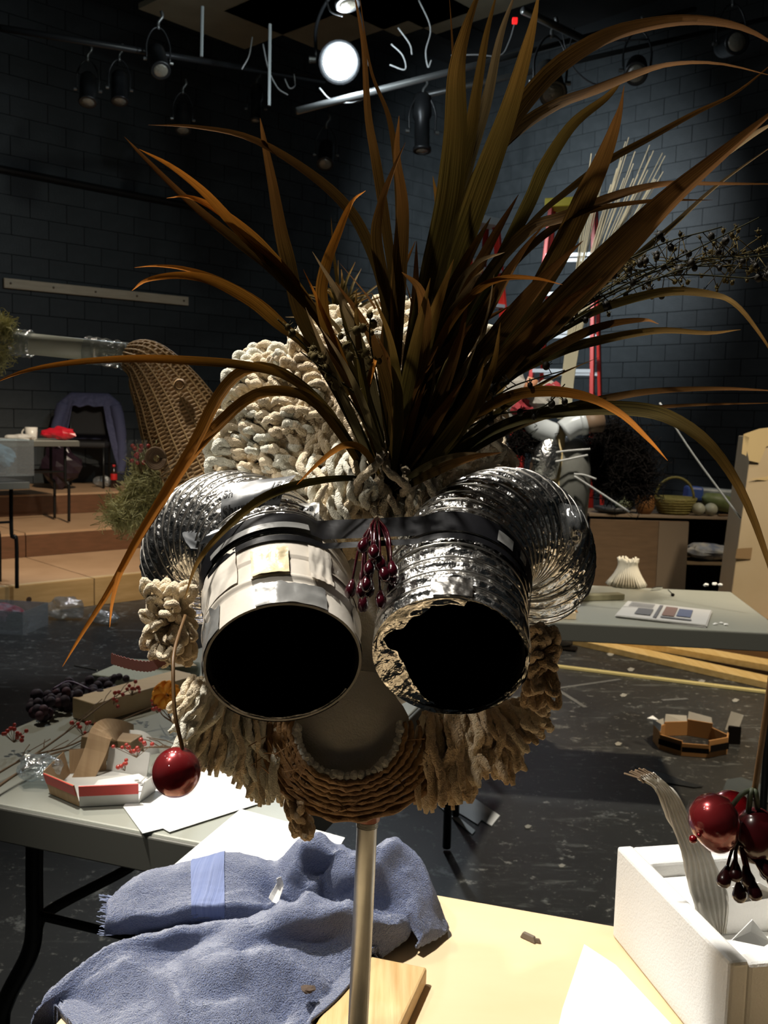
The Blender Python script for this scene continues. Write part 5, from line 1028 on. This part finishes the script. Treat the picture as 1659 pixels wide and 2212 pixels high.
# wicker basket with handle
bk = thing('wicker_basket', on(1455, .12), 'yellow-green wicker basket with tall handle on the shelf unit', 'basket'); bkm = M('green_wicker', (.30, .26, .08), .6, c2=(.2, .18, .05), sc=60); bo = on(1455, .12)
obj('basket_bowl', MB().lathe([(r*SS, z*SS) for r, z in ((.075, .001), (.10, .05), (.115, .085), (.11, .088), (.09, .04), (.06, .015))], bo, n=28), bkm, bk, smooth=True)
for k in range(6): obj('weave_ring', MB().tube([bo+V((math.cos(a*.3)*(.085+.005*k), math.sin(a*.3)*(.085+.005*k), .012+.013*k))*SS for a in range(22)], .004, 5), bkm, bk, smooth=True)
obj('basket_handle', MB().tube([bo+V((math.cos(a*math.pi/16)*.10, 0, .08+math.sin(a*math.pi/16)*.11))*SS for a in range(17)], .009, 8), bkm, bk, smooth=True)
def prop(nm, prof, x, dy, m, lab, cat, ax=(0, 0, 1), dz=0):
    prof = [(r*SS, z*SS) for r, z in prof]; dz *= SS; return tag(obj(nm, MB().lathe(prof, on(x, dy)+V((0, 0, dz)), ax, 20), m, smooth=True), lab, cat)
prop('clay_pot', [(.03, .0), (.048, .03), (.05, .07), (.042, .088), (.046, .095), (.03, .095)], 1392, .06, M('brown_clay', (.22, .10, .03), .6), 'brown clay pot between gourd and basket on the shelf unit', 'pot')
prop('dark_dish', [(.05, .0), (.085, .012), (.09, .03), (.08, .032), (.04, .012)], 1320, .08, M('dark_dish', (.05, .055, .06), .4), 'dark shallow dish at the left end of the shelf unit', 'dish')
prop('green_gourd', [(.002, 0), (.03, .006), (.048, .03), (.042, .055), (.02, .07), (.01, .085), (.003, .09)], 1348, .16, M('green_gourd', (.22, .26, .13), .5, c2=(.3, .32, .18), sc=20), 'small pale green gourd standing behind the dark dish', 'gourd')
prop('long_squash', [(.002, -.12), (.03, -.10), (.045, -.03), (.042, .04), (.025, .10), (.004, .125)], 1560, .15, M('green_squash', (.13, .17, .06), .5, c2=(.2, .24, .1), sc=14), 'long green squash lying above the two white balls', 'squash', (1, .1, -.25), .06)
for k, x in enumerate((1508, 1535)): tag(obj('white_gourd', MB().ball(on(x, .03)+V((0, 0, .047)), .047, 16, 12, (1, 1, .95)), M('white_gourd', (.42, .43, .34), .5), smooth=True), ('left' if k == 0 else 'right')+' one of two round pale gourds at the front of the shelf unit', 'gourd')
g = MB(); g.box(on(1556, .30)+V((0, 0, .128)), (.46, .12, .095), Matrix.Rotation(.06, 3, 'Y')); pk = tag(obj('bread_bag', g, M('blue_white_packet', (.40, .45, .48), .35, c2=(.10, .13, .14), sc=14), bevel=.02), 'long white and blue wrapped packet lying on the shelf unit', 'packet')
obj('blue_end', MB().box(on(1509, .30)+V((-.05, -.004, .140)), (.12, .126, .10), Matrix.Rotation(.06, 3, 'Y')), M('bright_blue_print', (.06, .12, .42), .4), pk, bevel=.02)
g = MB(); g.box(on(1556, .30)+V((0, 0, .0375)), (.48, .17, .075)); tag(obj('carton_lid', g, M('dark_carton', (.06, .05, .04), .7)), 'flat dark carton under the blue and white packet', 'carton')
tag(obj('wood_stick', MB().tube([on(1545, .02)+V((.02, -.005, .008)), on(1610, .02)+V((0, -.005, .010))], .008, 6), twig_m), 'dark stick at the right end of the shelf unit top', 'stick')
zm = P(1540, 1215, D5).z+.001
def om(x, dy=.12): return V((P(x, 1180, D5+dy).x, D5+dy, zm))
crumple('denim_cloth', om(1535, .08)+V((0, 0, .058)), (.20, .10, .055), 'crumpled blue and white cloth on the open middle shelf', M('faded_denim', (.16, .20, .30), .9, c2=(.5, .5, .48), sc=12), 6, 'cloth')
tag(obj('red_pepper', MB().ball(om(1525, .24)+V((0, 0, .10)), .06, 12, 9, (1, .8, .9), wob=.3), M('dull_red_fruit', (.25, .04, .02), .5), smooth=True), 'dull red pepper behind the cloth on the middle shelf', 'pepper')
tag(obj('green_pepper', MB().ball(om(1572, .24)+V((0, 0, .10)), .06, 12, 9, (1, .8, .9), wob=.3, seed=3), M('dull_green_fruit', (.04, .10, .04), .5), smooth=True), 'dull green pepper behind the cloth on the middle shelf', 'pepper')
for o_ in ('red_pepper', 'green_pepper'):
    q = bpy.data.objects[o_]; q.location.z = zm+.001
crt = G(1255, 1330, 0); g = MB(); g.box((sx(1232), D5+.25, .3), (.24, .3, .6)); tag(obj('brown_crate', g, wood('brown_crate_wood', (.20, .105, .04), (.26, .14, .06), (6, 6, 20)), bevel=.004), 'brown wooden crate left of the shelf unit behind the duct', 'crate')
obj_ch = thing('bead_string', V((sx(1270), D5-.06, .0)), 'string of white beads hanging beside the brown crate', 'beads')
for k in range(8): obj('bead', MB().ball(V((sx(1270), D5-.06, P(1270, 1175, D5).z-k*.03)), .012, 8, 6), wp_m, obj_ch, smooth=True)
obj('bead_cord', MB().tube([V((sx(1270), D5-.06, P(1270, 1175, D5).z+.05)), V((sx(1270), D5-.06, .002))], .003, 4), fur_m, obj_ch)
# lumber on the floor
lum_m = wood('yellow_pine', (.62, .42, .15), (.74, .54, .24), (40, 3, 40))
def plank(px0, px1, w_, h_, z0, lab, nm='lumber_board'):
    a0, a1 = G(*px0, z0), G(*px1, z0); d = a1-a0; g = MB(); g.box((a0+a1)/2+V((0, 0, h_/2)), (d.length, w_, h_), Matrix.Rotation(math.atan2(d.y, d.x), 3, 'Z')); return tag(obj(nm, g, lum_m if nm == 'lumber_board' else M('lemon_strip', (.66, .56, .25), .5), bevel=.002), lab, 'lumber')
plank((1222, 1383), (1720, 1495), .14, .038, .001, 'broad front pine board lying on the floor under the right table')
plank((1240, 1368), (1720, 1455), .14, .038, .04, 'second pine board stacked just behind the broad front board')
plank((1190, 1440), (1700, 1503), .035, .014, .001, 'thin pale strip of wood lying nearest on the floor', 'lumber_strip')
# shoe
st_ = thing('shoe', G(1205, 1402, 0), 'black laced shoe on the floor at the end of the pine boards', 'shoe'); q = G(1205, 1402, 0)
obj('sole', MB().box(q+V((0, 0, .012)), (.24, .085, .022), Matrix.Rotation(-.35, 3, 'Z')), fur_m, st_, bevel=.02); obj('upper', MB().ball(q+V((-.02, .0, .05)), 1, 14, 10, (.11, .045, .045), Matrix.Rotation(-.35, 3, 'Z'), wob=.15), M('black_leather', (.03, .027, .025), .3), st_, smooth=True); obj('ankle', MB().lathe([(.045, .02), (.043, .10), (.05, .13)], q+V((-.07, .03, .03)), n=14), fur_m, st_, smooth=True)
# cardboard ring crown
rg = thing('cardboard_ring', G(1485, 1615, 0), 'low cardboard ring with torn white paper edges lying on the dark floor', 'cardboard'); c0 = G(1492, 1612, 0); orange_c = M('orange_card', (.50, .25, .085), .7)
N_ = 9
for k in range(N_):
    a, b_ = 2*math.pi*k/N_, 2*math.pi*(k+1)/N_; f_ = lambda t: c0+V((math.cos(t)*.165, math.sin(t)*.15, .002)); p, q = f_(a), f_(b_); hh = .055+.02*((k*5) % 3)/2
    g = MB(); g.add([p, q, q+V((0, 0, hh)), p+V((0, 0, hh))], [(0, 1, 2, 3)]); sd = obj('ring_side', g, orange_c, rg, solid=.006)
    if k in (1, 2, 3, 4): g = MB(); g.add([p+V((0, 0, hh-.01)), q+V((0, 0, hh-.01)), q*1+V((.01, .02, hh+.03)), p+V((.0, .02, hh+.02))], [(0, 1, 2, 3)]); obj('paper_edge', g, cardw, sd, solid=.001)
    if k in (5, 6, 7): g = MB(); m_ = p.lerp(q, .5); inn = (c0-m_).normalized()*-.008; g.add([p+inn+V((0, 0, hh*.35)), q+inn+V((0, 0, hh*.35)), q+inn+V((0, 0, hh*.75)), p+inn+V((0, 0, hh*.75))], [(0, 1, 2, 3)]); obj('dark_stripe', g, fur_m, sd, solid=.001)
g = MB(); q = c0+V((.19, .06, 0)); g.add([q+V((-.02, 0, .06)), q+V((.03, -.02, .06)), q+V((.06, .0, .13)), q+V((.01, .02, .14))], [(0, 1, 2, 3)]); obj('paper_tab', g, cardw, rg, solid=.002); g = MB(); g.box(q+V((.02, -.01, .04)), (.05, .02, .08)); obj('dark_tab', g, fur_m, rg)
def floorbit(nm, pts, lab, m, z=.003, cat='scrap', group=None): return sheet(nm, pts, z, lab, cat, m, .002, group, .002)
floorbit('card_scrap', [(962, 1712), (985, 1697), (1080, 1762), (1062, 1785), (1040, 1772), (1032, 1782), (945, 1728)], 'white card template with a notch on the dark floor', paper_m); floorbit('card_strip', [(945, 1740), (952, 1735), (1027, 1795), (1020, 1803)], 'narrow white card strip beside the notched template', paper_m)
floorbit('paper_scrap', [(1398, 1552), (1410, 1546), (1422, 1556)], 'tiny white paper triangle left of the cardboard ring', paper_m); floorbit('paper_scrap', [(1514, 1575), (1524, 1574), (1530, 1581), (1520, 1580)], 'tiny paper chip inside the cardboard ring', paper_m)
floorbit('black_sheet', [(1370, 1655), (1385, 1650), (1470, 1685), (1520, 1700), (1500, 1702), (1400, 1685)], 'thin black plastic sheet glinting below the cardboard ring', M('black_sheet', (.03, .032, .034), .25)); floorbit('blue_sheet', [(1570, 1685), (1600, 1680), (1700, 1715), (1700, 1745), (1560, 1712)], 'dull blue-grey sheet on the floor behind the red fruits', M('blue_sheet', (.07, .09, .10), .4))
for k, (x, y, lb) in enumerate(((1140, 1786, 'right of the notched card template'), (1213, 1870, 'nearest the plywood edge'), (1346, 1502, 'below the thin wood strip, at mid length'), (1318, 1413, 'under the left end of the broad board'), (1588, 1513, 'below the right end of the thin strip'), (1362, 1446, 'just above the thin wood strip'), (1515, 1472, 'between board and thin strip at right'), (1335, 1607, 'far left of the cardboard ring'))): floorbit('floor_chip', [(x-7, y), (x, y-4), (x+9, y-1), (x+4, y+4), (x-4, y+4)], 'pale paint chip on the dark floor '+lb, M('pale_chip', (.34, .33, .29), .8), .002, 'chip', 'paint chips on the floor')
for k, (x0, y0, x1, y1) in enumerate(((1200, 1487, 1340, 1467), (1205, 1490, 1265, 1528), (1430, 1512, 1485, 1509))):
    a0, a1 = G(x0, y0, .002), G(x1, y1, .002); g = MB(); d = (a1-a0).normalized()*1; s = V((-d.y, d.x, 0))*.012; g.add([a0-s, a1-s, a1+s, a0+s], [(0, 1, 2, 3)]); tag(obj('tape_mark', g, M('worn_tape', (.13, .13, .125), .7), solid=.0005), ('longest', 'slanting', 'shortest')[k]+' worn grey tape mark on the dark floor', 'tape')

# ================================================================ ladders
redf = M('red_fibreglass', (.42, .02, .012), .4); alu = M('ladder_aluminium', (.62, .68, .70), .35, metal=.6)
def ladder(px, py, D, yaw, capm, lab):
    top = P(px, py, D); H = top.z; t = thing('step_ladder', V((top.x, D, 0)), lab, 'ladder', 'red step ladders'); R3 = Matrix.Rotation(yaw, 3, 'Z'); o_ = V((top.x, D, 0))
    Q = lambda x, y, z: o_+R3 @ V((x, y, z)); wb, wt, fd = .33, .165, .42
    rail = lambda s, f, u: Q(s*(wb+(wt-wb)*u), f*(fd+(.06-fd)*u), .01+(H-.05)*u)
    for s in (-1, 1):
        for f in (-1, 1):
            a0, a1 = rail(s, f, 0), rail(s, f, 1); d = (a1-a0).normalized(); X = R3 @ V((1, 0, 0)); X = (X-d*X.dot(d)).normalized(); Y = d.cross(X)
            obj('rail', MB().box((a0+a1)/2, (.03, .075 if f < 0 else .05, (a1-a0).length), Matrix((X, Y, d)).transposed()), redf, t, bevel=.003)
    n = int(H/.305)
    for k in range(1, n+1):
        u = k*.305/H
        if u > .96: break
        for f in (-1, 1):
            a0, a1 = rail(-1, f, u), rail(1, f, u); obj('step' if f < 0 else 'rear_brace', MB().box((a0+a1)/2, ((a1-a0).length-.02, .08 if f < 0 else .025, .028), R3), alu, t)
    obj('top_cap', MB().box(Q(0, 0, H-.035), (.42, .24, .07), R3), capm, t, bevel=.008)
    return t
ladder(1032, 470, 8.5, math.radians(38), M('pale_cap', (.58, .66, .68), .4), 'red step ladder with pale metal cap behind the grass'); ladder(1240, 432, 7.7, math.radians(-20), M('yellow_cap', (.62, .50, .03), .5), 'red step ladder with yellow cap behind the straw')

# ================================================================ left background
def riser_table(px0, px1, pyf, z, base, lab, top_m):
    a0, a1 = G(*px0, z), G(*px1, z); u = a1-a0; u.z = 0; L_ = u.length; u.normalize(); v = V((-u.y, u.x, 0))
    return table(a0, u, v, L_, .6, z, 'folding_table', lab, top_m, True, .03, base), (a0, u, v)
t1, _ = table(G(48, 1040, .94)-UD*1.55, UD, ND, 1.6, .62, .94, 'folding_table', 'dark folding table on the lowest riser at the far left', leg_m, True, .03, .2)
tag(t1, 'dark folding table on the lowest riser at the far left', 'table')
tA = G(172, 952, 1.14); t2, T2q = table(tA-UD*1.5, UD, ND, 1.5, .62, 1.14, 'folding_table', 'table with mug and red bag on the middle riser', tbl_m, True, .03, .4)
z2 = 1.1405
def o2(x, y): return G(x, y, z2)
mg = thing('mug', T2q(1.28, .12)+V((0, 0, z2)), 'white china mug on the far left table', 'mug'); mp = T2q(1.18, .2)+V((0, 0, z2)); mug_m = M('china', (.66, .64, .58), .3)
mp = V((P(80, 940, 8.4).x, 8.4, z2)) if False else T2q(1.12, .12)+V((0, 0, z2))
obj('mug_body', MB().lathe([(.04, 0), (.046, .01), (.052, .11), (.046, .11), (.038, .015)], mp, n=18), mug_m, mg, smooth=True); obj('mug_handle', MB().tube([mp+V((-.05-.03*math.sin(k*.35), 0, .02+.08*k/9)) for k in range(10)], .007, 6), mug_m, mg, smooth=True)
rbp = T2q(1.36, .12)+V((0, 0, z2+.055)); crumple('snack_bag', rbp, (.14, .06, .055), 'shiny red snack bag beside the white mug', M('red_foil_bag', (.55, .015, .03), .28, coat=.5), 2, 'bag')
g = MB(); q = T2q(.85, .12)+V((0, 0, z2)); g.box(q+V((0, 0, .006)), (.4, .28, .012), Matrix.Rotation(.7, 3, 'Z')); tag(obj('paper_stack', g, paper_m), 'stack of white papers left of the mug', 'papers')
g = MB(); q = T2q(.98, .06)+V((0, 0, z2)); crumple('crumpled_paper', T2q(1.0, .05)+V((0, 0, z2+.025)), (.12, .05, .024), 'crumpled whitish paper in front of the paper stack', cardw, 5, 'paper')
q = G(40, 1030, .941)+ND*.15-UD*.1; bx_ = thing('clear_bin', q, 'clear plastic bin with blue cloth on the dark far-left table', 'bin'); g = MB(); g.box(q+V((0, 0, .13)), (.42, .3, .25), Matrix.Rotation(math.radians(43), 3, 'Z')); obj('bin_body', g, clear_film('cloudy_bin', (.6, .7, .75), .3), bx_); crumple('blue_cloth', q+V((0, 0, .11)), (.12, .08, .09), '', M('pale_blue_cloth', (.20, .30, .38), .7), 4, parent=bx_)
# chair with jacket
cpz = .6; cb_ = G(228, 1058, cpz); ch_ = thing('chair', cb_+ND*.25, 'black chair with a denim jacket hung over its back', 'chair'); Rc = Matrix.Rotation(math.radians(8), 3, 'Z'); co = cb_+ND*.42; co.z = cpz
cq = lambda x, y, z: co+Rc @ V((x, y, z)); chm = M('black_chair_cloth', (.012, .012, .013), .7)
obj('seat', MB().box(cq(0, 0, .45), (.44, .44, .06), Rc), chm, ch_, bevel=.02); obj('backrest', MB().box(cq(0, .21, .74), (.42, .04, .40), Rc), chm, ch_, bevel=.02)
for sx_ in (-1, 1):
    for sy in (-1, 1): obj('leg', MB().tube([cq(sx_*.2, sy*.2, .001), cq(sx_*.2, sy*.2, .44 if sy < 0 else .9)], .012, 8), leg_m, ch_, smooth=True)
jm = M('navy_denim', (.055, .06, .12), .9, c2=(.075, .08, .15), sc=30)
jk = thing('jacket', cq(0, .21, .95), 'blue denim jacket draped over the back of the black chair', 'jacket')
def jacket_pt(u, v):          # draped over the back: v 0 back hem, .5 ridge, 1 front hem
    x = -.31+.62*u; sd_ = abs(u-.5)*2; top_ = .975-.10*max(0, sd_-.62)*2.6; fl_ = .10+.66*max(0, (sd_-.48)/.52)**.6 if sd_ > .48 else .10+.03*noise.noise(V((u*9, 0, 0))); w_ = .05+.02*noise.noise(V((u*7, v*5, 1)))
    if v < .42: t = v/.42; return cq(x*1.02, .21+.05+w_*.4+.02*noise.noise(V((u*8, v*4, 3))), top_-.03-.45*(1-t))
    if v < .58: t = (v-.42)/.16; a = math.pi*t; return cq(x, .21+.065*math.cos(a), top_-.03+.035*math.sin(a))
    t = (v-.58)/.42; return cq(x*(1+.12*t), .21-.065-w_*.5*t-.05*t+.025*noise.noise(V((u*9, v*4, 6))), top_-.03-fl_*t)
obj('jacket_body', MB().grid(jacket_pt, 40, 40), jm, jk, smooth=True, solid=.012)
jm2 = M('denim_sleeve', (.06, .066, .13), .9)
for sg in (-1, 1): obj('sleeve', MB().tube(spline([cq(sg*.27, .16, .86), cq(sg*.33, .10, .60), cq(sg*.35, .08, .30), cq(sg*.33, .06, .14)], 16), lambda t: .06-.018*t, 12, prof=lambda t, a, ln: 1+.3*noise.noise(V((t*9, math.cos(a)*1.5, math.sin(a)*1.5+sg)))), jm2, jk, smooth=True)
bgp = G(180, 1056, .6)-UD*.22+ND*.05; bgm = M('dark_vinyl', (.022, .012, .018), .3, bump=.3, bsc=14)
bg = thing('shoulder_bag', bgp, 'shiny dark bag slumped on the top riser before the chair', 'bag'); crumple('bag_body', V((bgp.x, bgp.y, .6+.19)), (.21, .13, .19), '', bgm, 8, parent=bg); obj('bag_strap', MB().tube(spline([bgp+V((-.1, 0, .34)), bgp+V((-.02, -.05, .44)), bgp+V((.08, 0, .34))], 10), .012, 6), bgm, bg, smooth=True)
# cola bottle and film on the top riser
bp_ = G(246, 1054, .6); bo_ = thing('cola_bottle', bp_, 'plastic cola bottle with red cap and label on the top riser', 'bottle')
obj('bottle_body', MB().lathe([(.028, .001), (.033, .01), (.033, .07), (.029, .085), (.033, .10), (.033, .15), (.024, .185), (.013, .215), (.013, .225)], bp_, n=18), M('cola_dark', (.025, .012, .008), .12, coat=.5), bo_, smooth=True); obj('label_band', MB().lathe([(.0338, .085), (.0345, .09), (.0345, .145), (.0338, .15)], bp_, n=18), M('red_label', (.55, .02, .02), .4), bo_, smooth=True); obj('cap', MB().lathe([(.0155, .222), (.0155, .243), (.013, .245)], bp_, n=14), M('red_label', (0, 0, 0)), bo_, smooth=True)
crumple('plastic_bag', G(232, 1054, .6)+ND*.1+V((0, 0, .055)), (.09, .06, .055), 'small clear plastic bag behind the cola bottle', cr_m, 11, 'plastic bag')
# bin and bags on the floor
bq_ = G(28, 1366, 0)+ND*.15; sbx = thing('storage_box', bq_, 'clear plastic storage box with coloured bits on the floor at left', 'box'); Rz = Matrix.Rotation(math.radians(-8), 3, 'Z'); bq_.z = 0
fz = clear_film('frosted_plastic', (.75, .82, .86), .55, .25)
g = MB(); W_, D_, H_ = .44, .32, .15
for cx_, cy_, sx2, sy2 in ((0, -D_/2, W_, .004), (0, D_/2, W_, .004), (-W_/2, 0, .004, D_), (W_/2, 0, .004, D_)): g = MB(); g.box(bq_+Rz @ V((cx_, cy_, H_/2)), (sx2, sy2, H_), Rz); obj('box_side', g, fz, sbx)
obj('box_floor', MB().box(bq_+V((0, 0, .004)), (W_, D_, .006), Rz), fz, sbx); crumple('contents', bq_+V((-.02, 0, .08)), (.16, .1, .07), '', M('mixed_bits', (.28, .03, .04), .6, c2=(.25, .22, .26), sc=16), 3, parent=sbx); crumple('contents', bq_+V((.1, -.05, .06)), (.08, .06, .05), '', M('dark_bits', (.03, .05, .03), .6), 6, parent=sbx)
cb2 = clear_film('clear_bag', (.88, .88, .84), .45, .15)
crumple('plastic_bag', G(128, 1345, 0)+V((0, .1, .075)), (.12, .08, .075), 'larger crumpled clear bag on the floor before the riser', cb2, 15, 'plastic bag'); crumple('plastic_bag', G(212, 1350, 0)+V((.03, .02, .045)), (.10, .07, .045), 'flatter clear bag on the floor beside the larger bag', cb2, 21, 'plastic bag')

# ================================================================ lighting rig
rig_m = M('rig_black', (.02, .022, .024), .35, metal=.4); pipe_m = M('rig_pipe', (.16, .17, .17), .35, metal=.7); lens_m = M('lamp_lens', (.16, .15, .12), .12, coat=.6, bump=.5, bsc=60)
ZP = 4.15
def rigpipe(px0, D0_, px1, D1_, lab): g = MB(); g.tube([P(*px0, D0_), P(*px1, D1_)], .024, 10); return tag(obj('rig_pipe', g, pipe_m, smooth=True), lab, 'pipe', 'lighting grid pipes')
rigpipe((640, 240), 6.6, (1500, 20), 8.6, 'lighting pipe running up to the right just past the lit lamp'); rigpipe((900, 210), 7.9, (1660, 40), 9.8, 'farther lighting pipe behind the hanging spotlights on the right'); rigpipe((1130, 22), 6.2, (1260, 85), 6.6, 'short lighting pipe holding the big spotlight'); rigpipe((0, 60), 6.6, (700, 175), 8.6, 'lighting pipe high up over the dark left side').data.materials[0] = rig_m
def fixture(px, py, D, aim, s, lab, lit=False, ell=False, drop=.28):
    c = P(px, py, D); t = thing('stage_light', c, lab, 'stage light'); ax = V(aim).normalized(); r, L_ = .085*s, .26*s
    if ell: prof = [(.05*s, -L_*1.2), (.075*s, -L_*1.1), (.08*s, -L_*.5), (.062*s, -L_*.35), (.062*s, L_*.5), (.075*s, L_*.52), (.075*s, L_*.62), (.062*s, L_*.62)]
    else: prof = [(.05*s, -L_*.75), (.08*s, -L_*.6), (r, -L_*.3), (r, L_*.5), (r*1.08, L_*.52), (r*1.08, L_*.58), (r*.95, L_*.58)]
    obj('can', MB().lathe(prof, c, ax, 24), rig_m, t, smooth=True)
    obj('lens', MB().lathe([(prof[-1][0]*.96, 0), (prof[-1][0]*.7, .012*s), (.001, .02*s)], c+ax*(prof[-1][1]-.006), ax, 24), lit if lit else lens_m, t, smooth=True)
    side = ax.cross(V((0, 0, 1))); side = side.normalized() if side.length > .05 else V((1, 0, 0)); top = c+V((0, 0, drop*s))
    yo = MB(); w_ = r*1.25; yo.tube(spline([c+side*w_, c+side*w_+V((0, 0, drop*.55*s)), top+side*w_*.4, top-side*w_*.4, c-side*w_+V((0, 0, drop*.55*s)), c-side*w_], 24), .008*s, 6); obj('yoke', yo, rig_m, t, smooth=True)
    for q in (-1, 1): obj('knob', MB().lathe([(.014*s, 0), (.016*s, .03*s), (.008*s, .034*s)], c+side*q*w_, side*q, 10), pipe_m, t)
    obj('clamp', MB().tube(spline([top, top+V((0, 0, .05)), top+V((.03, 0, .09)), top+V((.02, 0, .13))], 8), .012, 6), pipe_m, t, smooth=True)
    return t
lamp_e = emit('lit_lamp_glass', (.90, .97, 1), 90)
lt = fixture(733, 132, 7.0, (CC-LAMP)+V((0, 0, -.3)), 1.55, 'blazing white stage lamp shining towards the viewer', lamp_e)
fixture(1188, 178, 6.5, (.05, -.75, -.75), 1.0, 'big spotlight with open yoke hanging before the grey wall'); fixture(912, 285, 7.6, (.02, -.15, -1), .95, 'long dark spotlight hanging straight down left of the tall grass', ell=True); fixture(190, 195, 7.6, (.1, -.4, -1), .75, 'faint stage light at the far upper left'); fixture(258, 192, 7.8, (.1, -.3, -1), .75, 'faint stage light second from the far upper left'); fixture(342, 132, 7.3, (.3, -.6, -.8), .8, 'faint stage light above the other dim ones at left'); fixture(1578, 96, 7.6, (0, -1, -.25), 1.0, 'round-faced stage light at the upper right edge'); fixture(1375, 150, 8.0, (-.2, -.8, -.5), 1.0, 'dark stage light between the right-hand spotlights'); fixture(704, 335, 9.6, (0, -.6, -.8), .9, 'dim low stage light below the blazing lamp'); fixture(395, 258, 9.0, (.1, -.4, -1), .8, 'dim stage light just above the longest left grass blade'); fixture(553, 235, 8.6, (0, -.2, -1), .7, 'dim narrow stage light left of the blazing lamp', ell=True); fixture(742, -45, 6.4, (.2, -.2, -1), 1.1, 'black stage light hung above the blazing lamp', ell=True)
cab_m = M('black_cable', (.035, .037, .04), .35); cabw = M('pale_cable', (.22, .23, .23), .4)
cables = [([(690, 190), (715, 215), (760, 222), (790, 210), (812, 190)], 6.9, cabw, 'looped pale cable just below the blazing lamp'), ([(845, 95), (870, 120), (875, 150), (842, 140)], 7.0, cabw, 'short cable strung right of the blazing lamp'), ([(905, 0), (930, 60), (920, 110), (925, 145), (932, 130)], 7.0, cabw, 'cable hanging in a hook over the dark spotlight'), ([(860, 60), (885, 95), (890, 118)], 7.0, cabw, 'thin cable dropping to the lighting pipe'),
 ([(545, 80), (538, 120), (522, 150)], 7.4, cabw, 'thin cable left of the lamp, leftmost of its pair'), ([(568, 95), (580, 150), (600, 190), (622, 205)], 7.4, cabw, 'thin cable curling down left of the lamp'), ([(615, 170), (625, 190), (637, 185), (635, 160)], 7.4, cabw, 'small cable hook near the lamp'), ([(1240, 60), (1230, 130), (1280, 180), (1340, 175), (1390, 160)], 7.0, cab_m, 'black cable looping right of the big spotlight'), ([(1215, 70), (1225, 110), (1250, 100), (1300, 90), (1400, 85)], 7.0, cab_m, 'black cable draped along the far pipe'), ([(975, 120), (1030, 118), (1080, 120), (1100, 90), (1115, 40)], 7.0, cabw, 'pale cable sweeping behind the tall grass blades'), ([(705, 0), (715, 25), (740, 35)], 6.4, cab_m, 'cable loop by the upper black lamp')]
for px, D, m_, lab in cables: g = MB(); g.tube(spline([P(x, y, D) for x, y in px], 24), .0055, 6); tag(obj('rig_cable', g, m_, smooth=True), lab, 'cable', 'cables on the lighting grid')
for k, (x, y0, y1, lab) in enumerate(((437, 74, 122, 'bright vertical glint high on the left, modelled as a strip'), (583, 112, 228, 'long pale glint left of the blazing lamp, modelled as a strip'))): g = MB(); g.tube([P(x, y0-60, 7.2), P(x-2, y1, 7.2)], .012, 6); tag(obj('rig_glint', g, M('glint_steel', (.45, .5, .5), .3, metal=.6)), lab, 'glint')  # vertical glints in the rig, modelled as pale strips
g = MB(); g.box(P(1112, 45, 6.3), (.03, .03, .03)); tag(obj('indicator', g, emit('red_indicator', (1, .02, .02), 1.2)), 'tiny red indicator light beside the big spotlight', 'indicator')
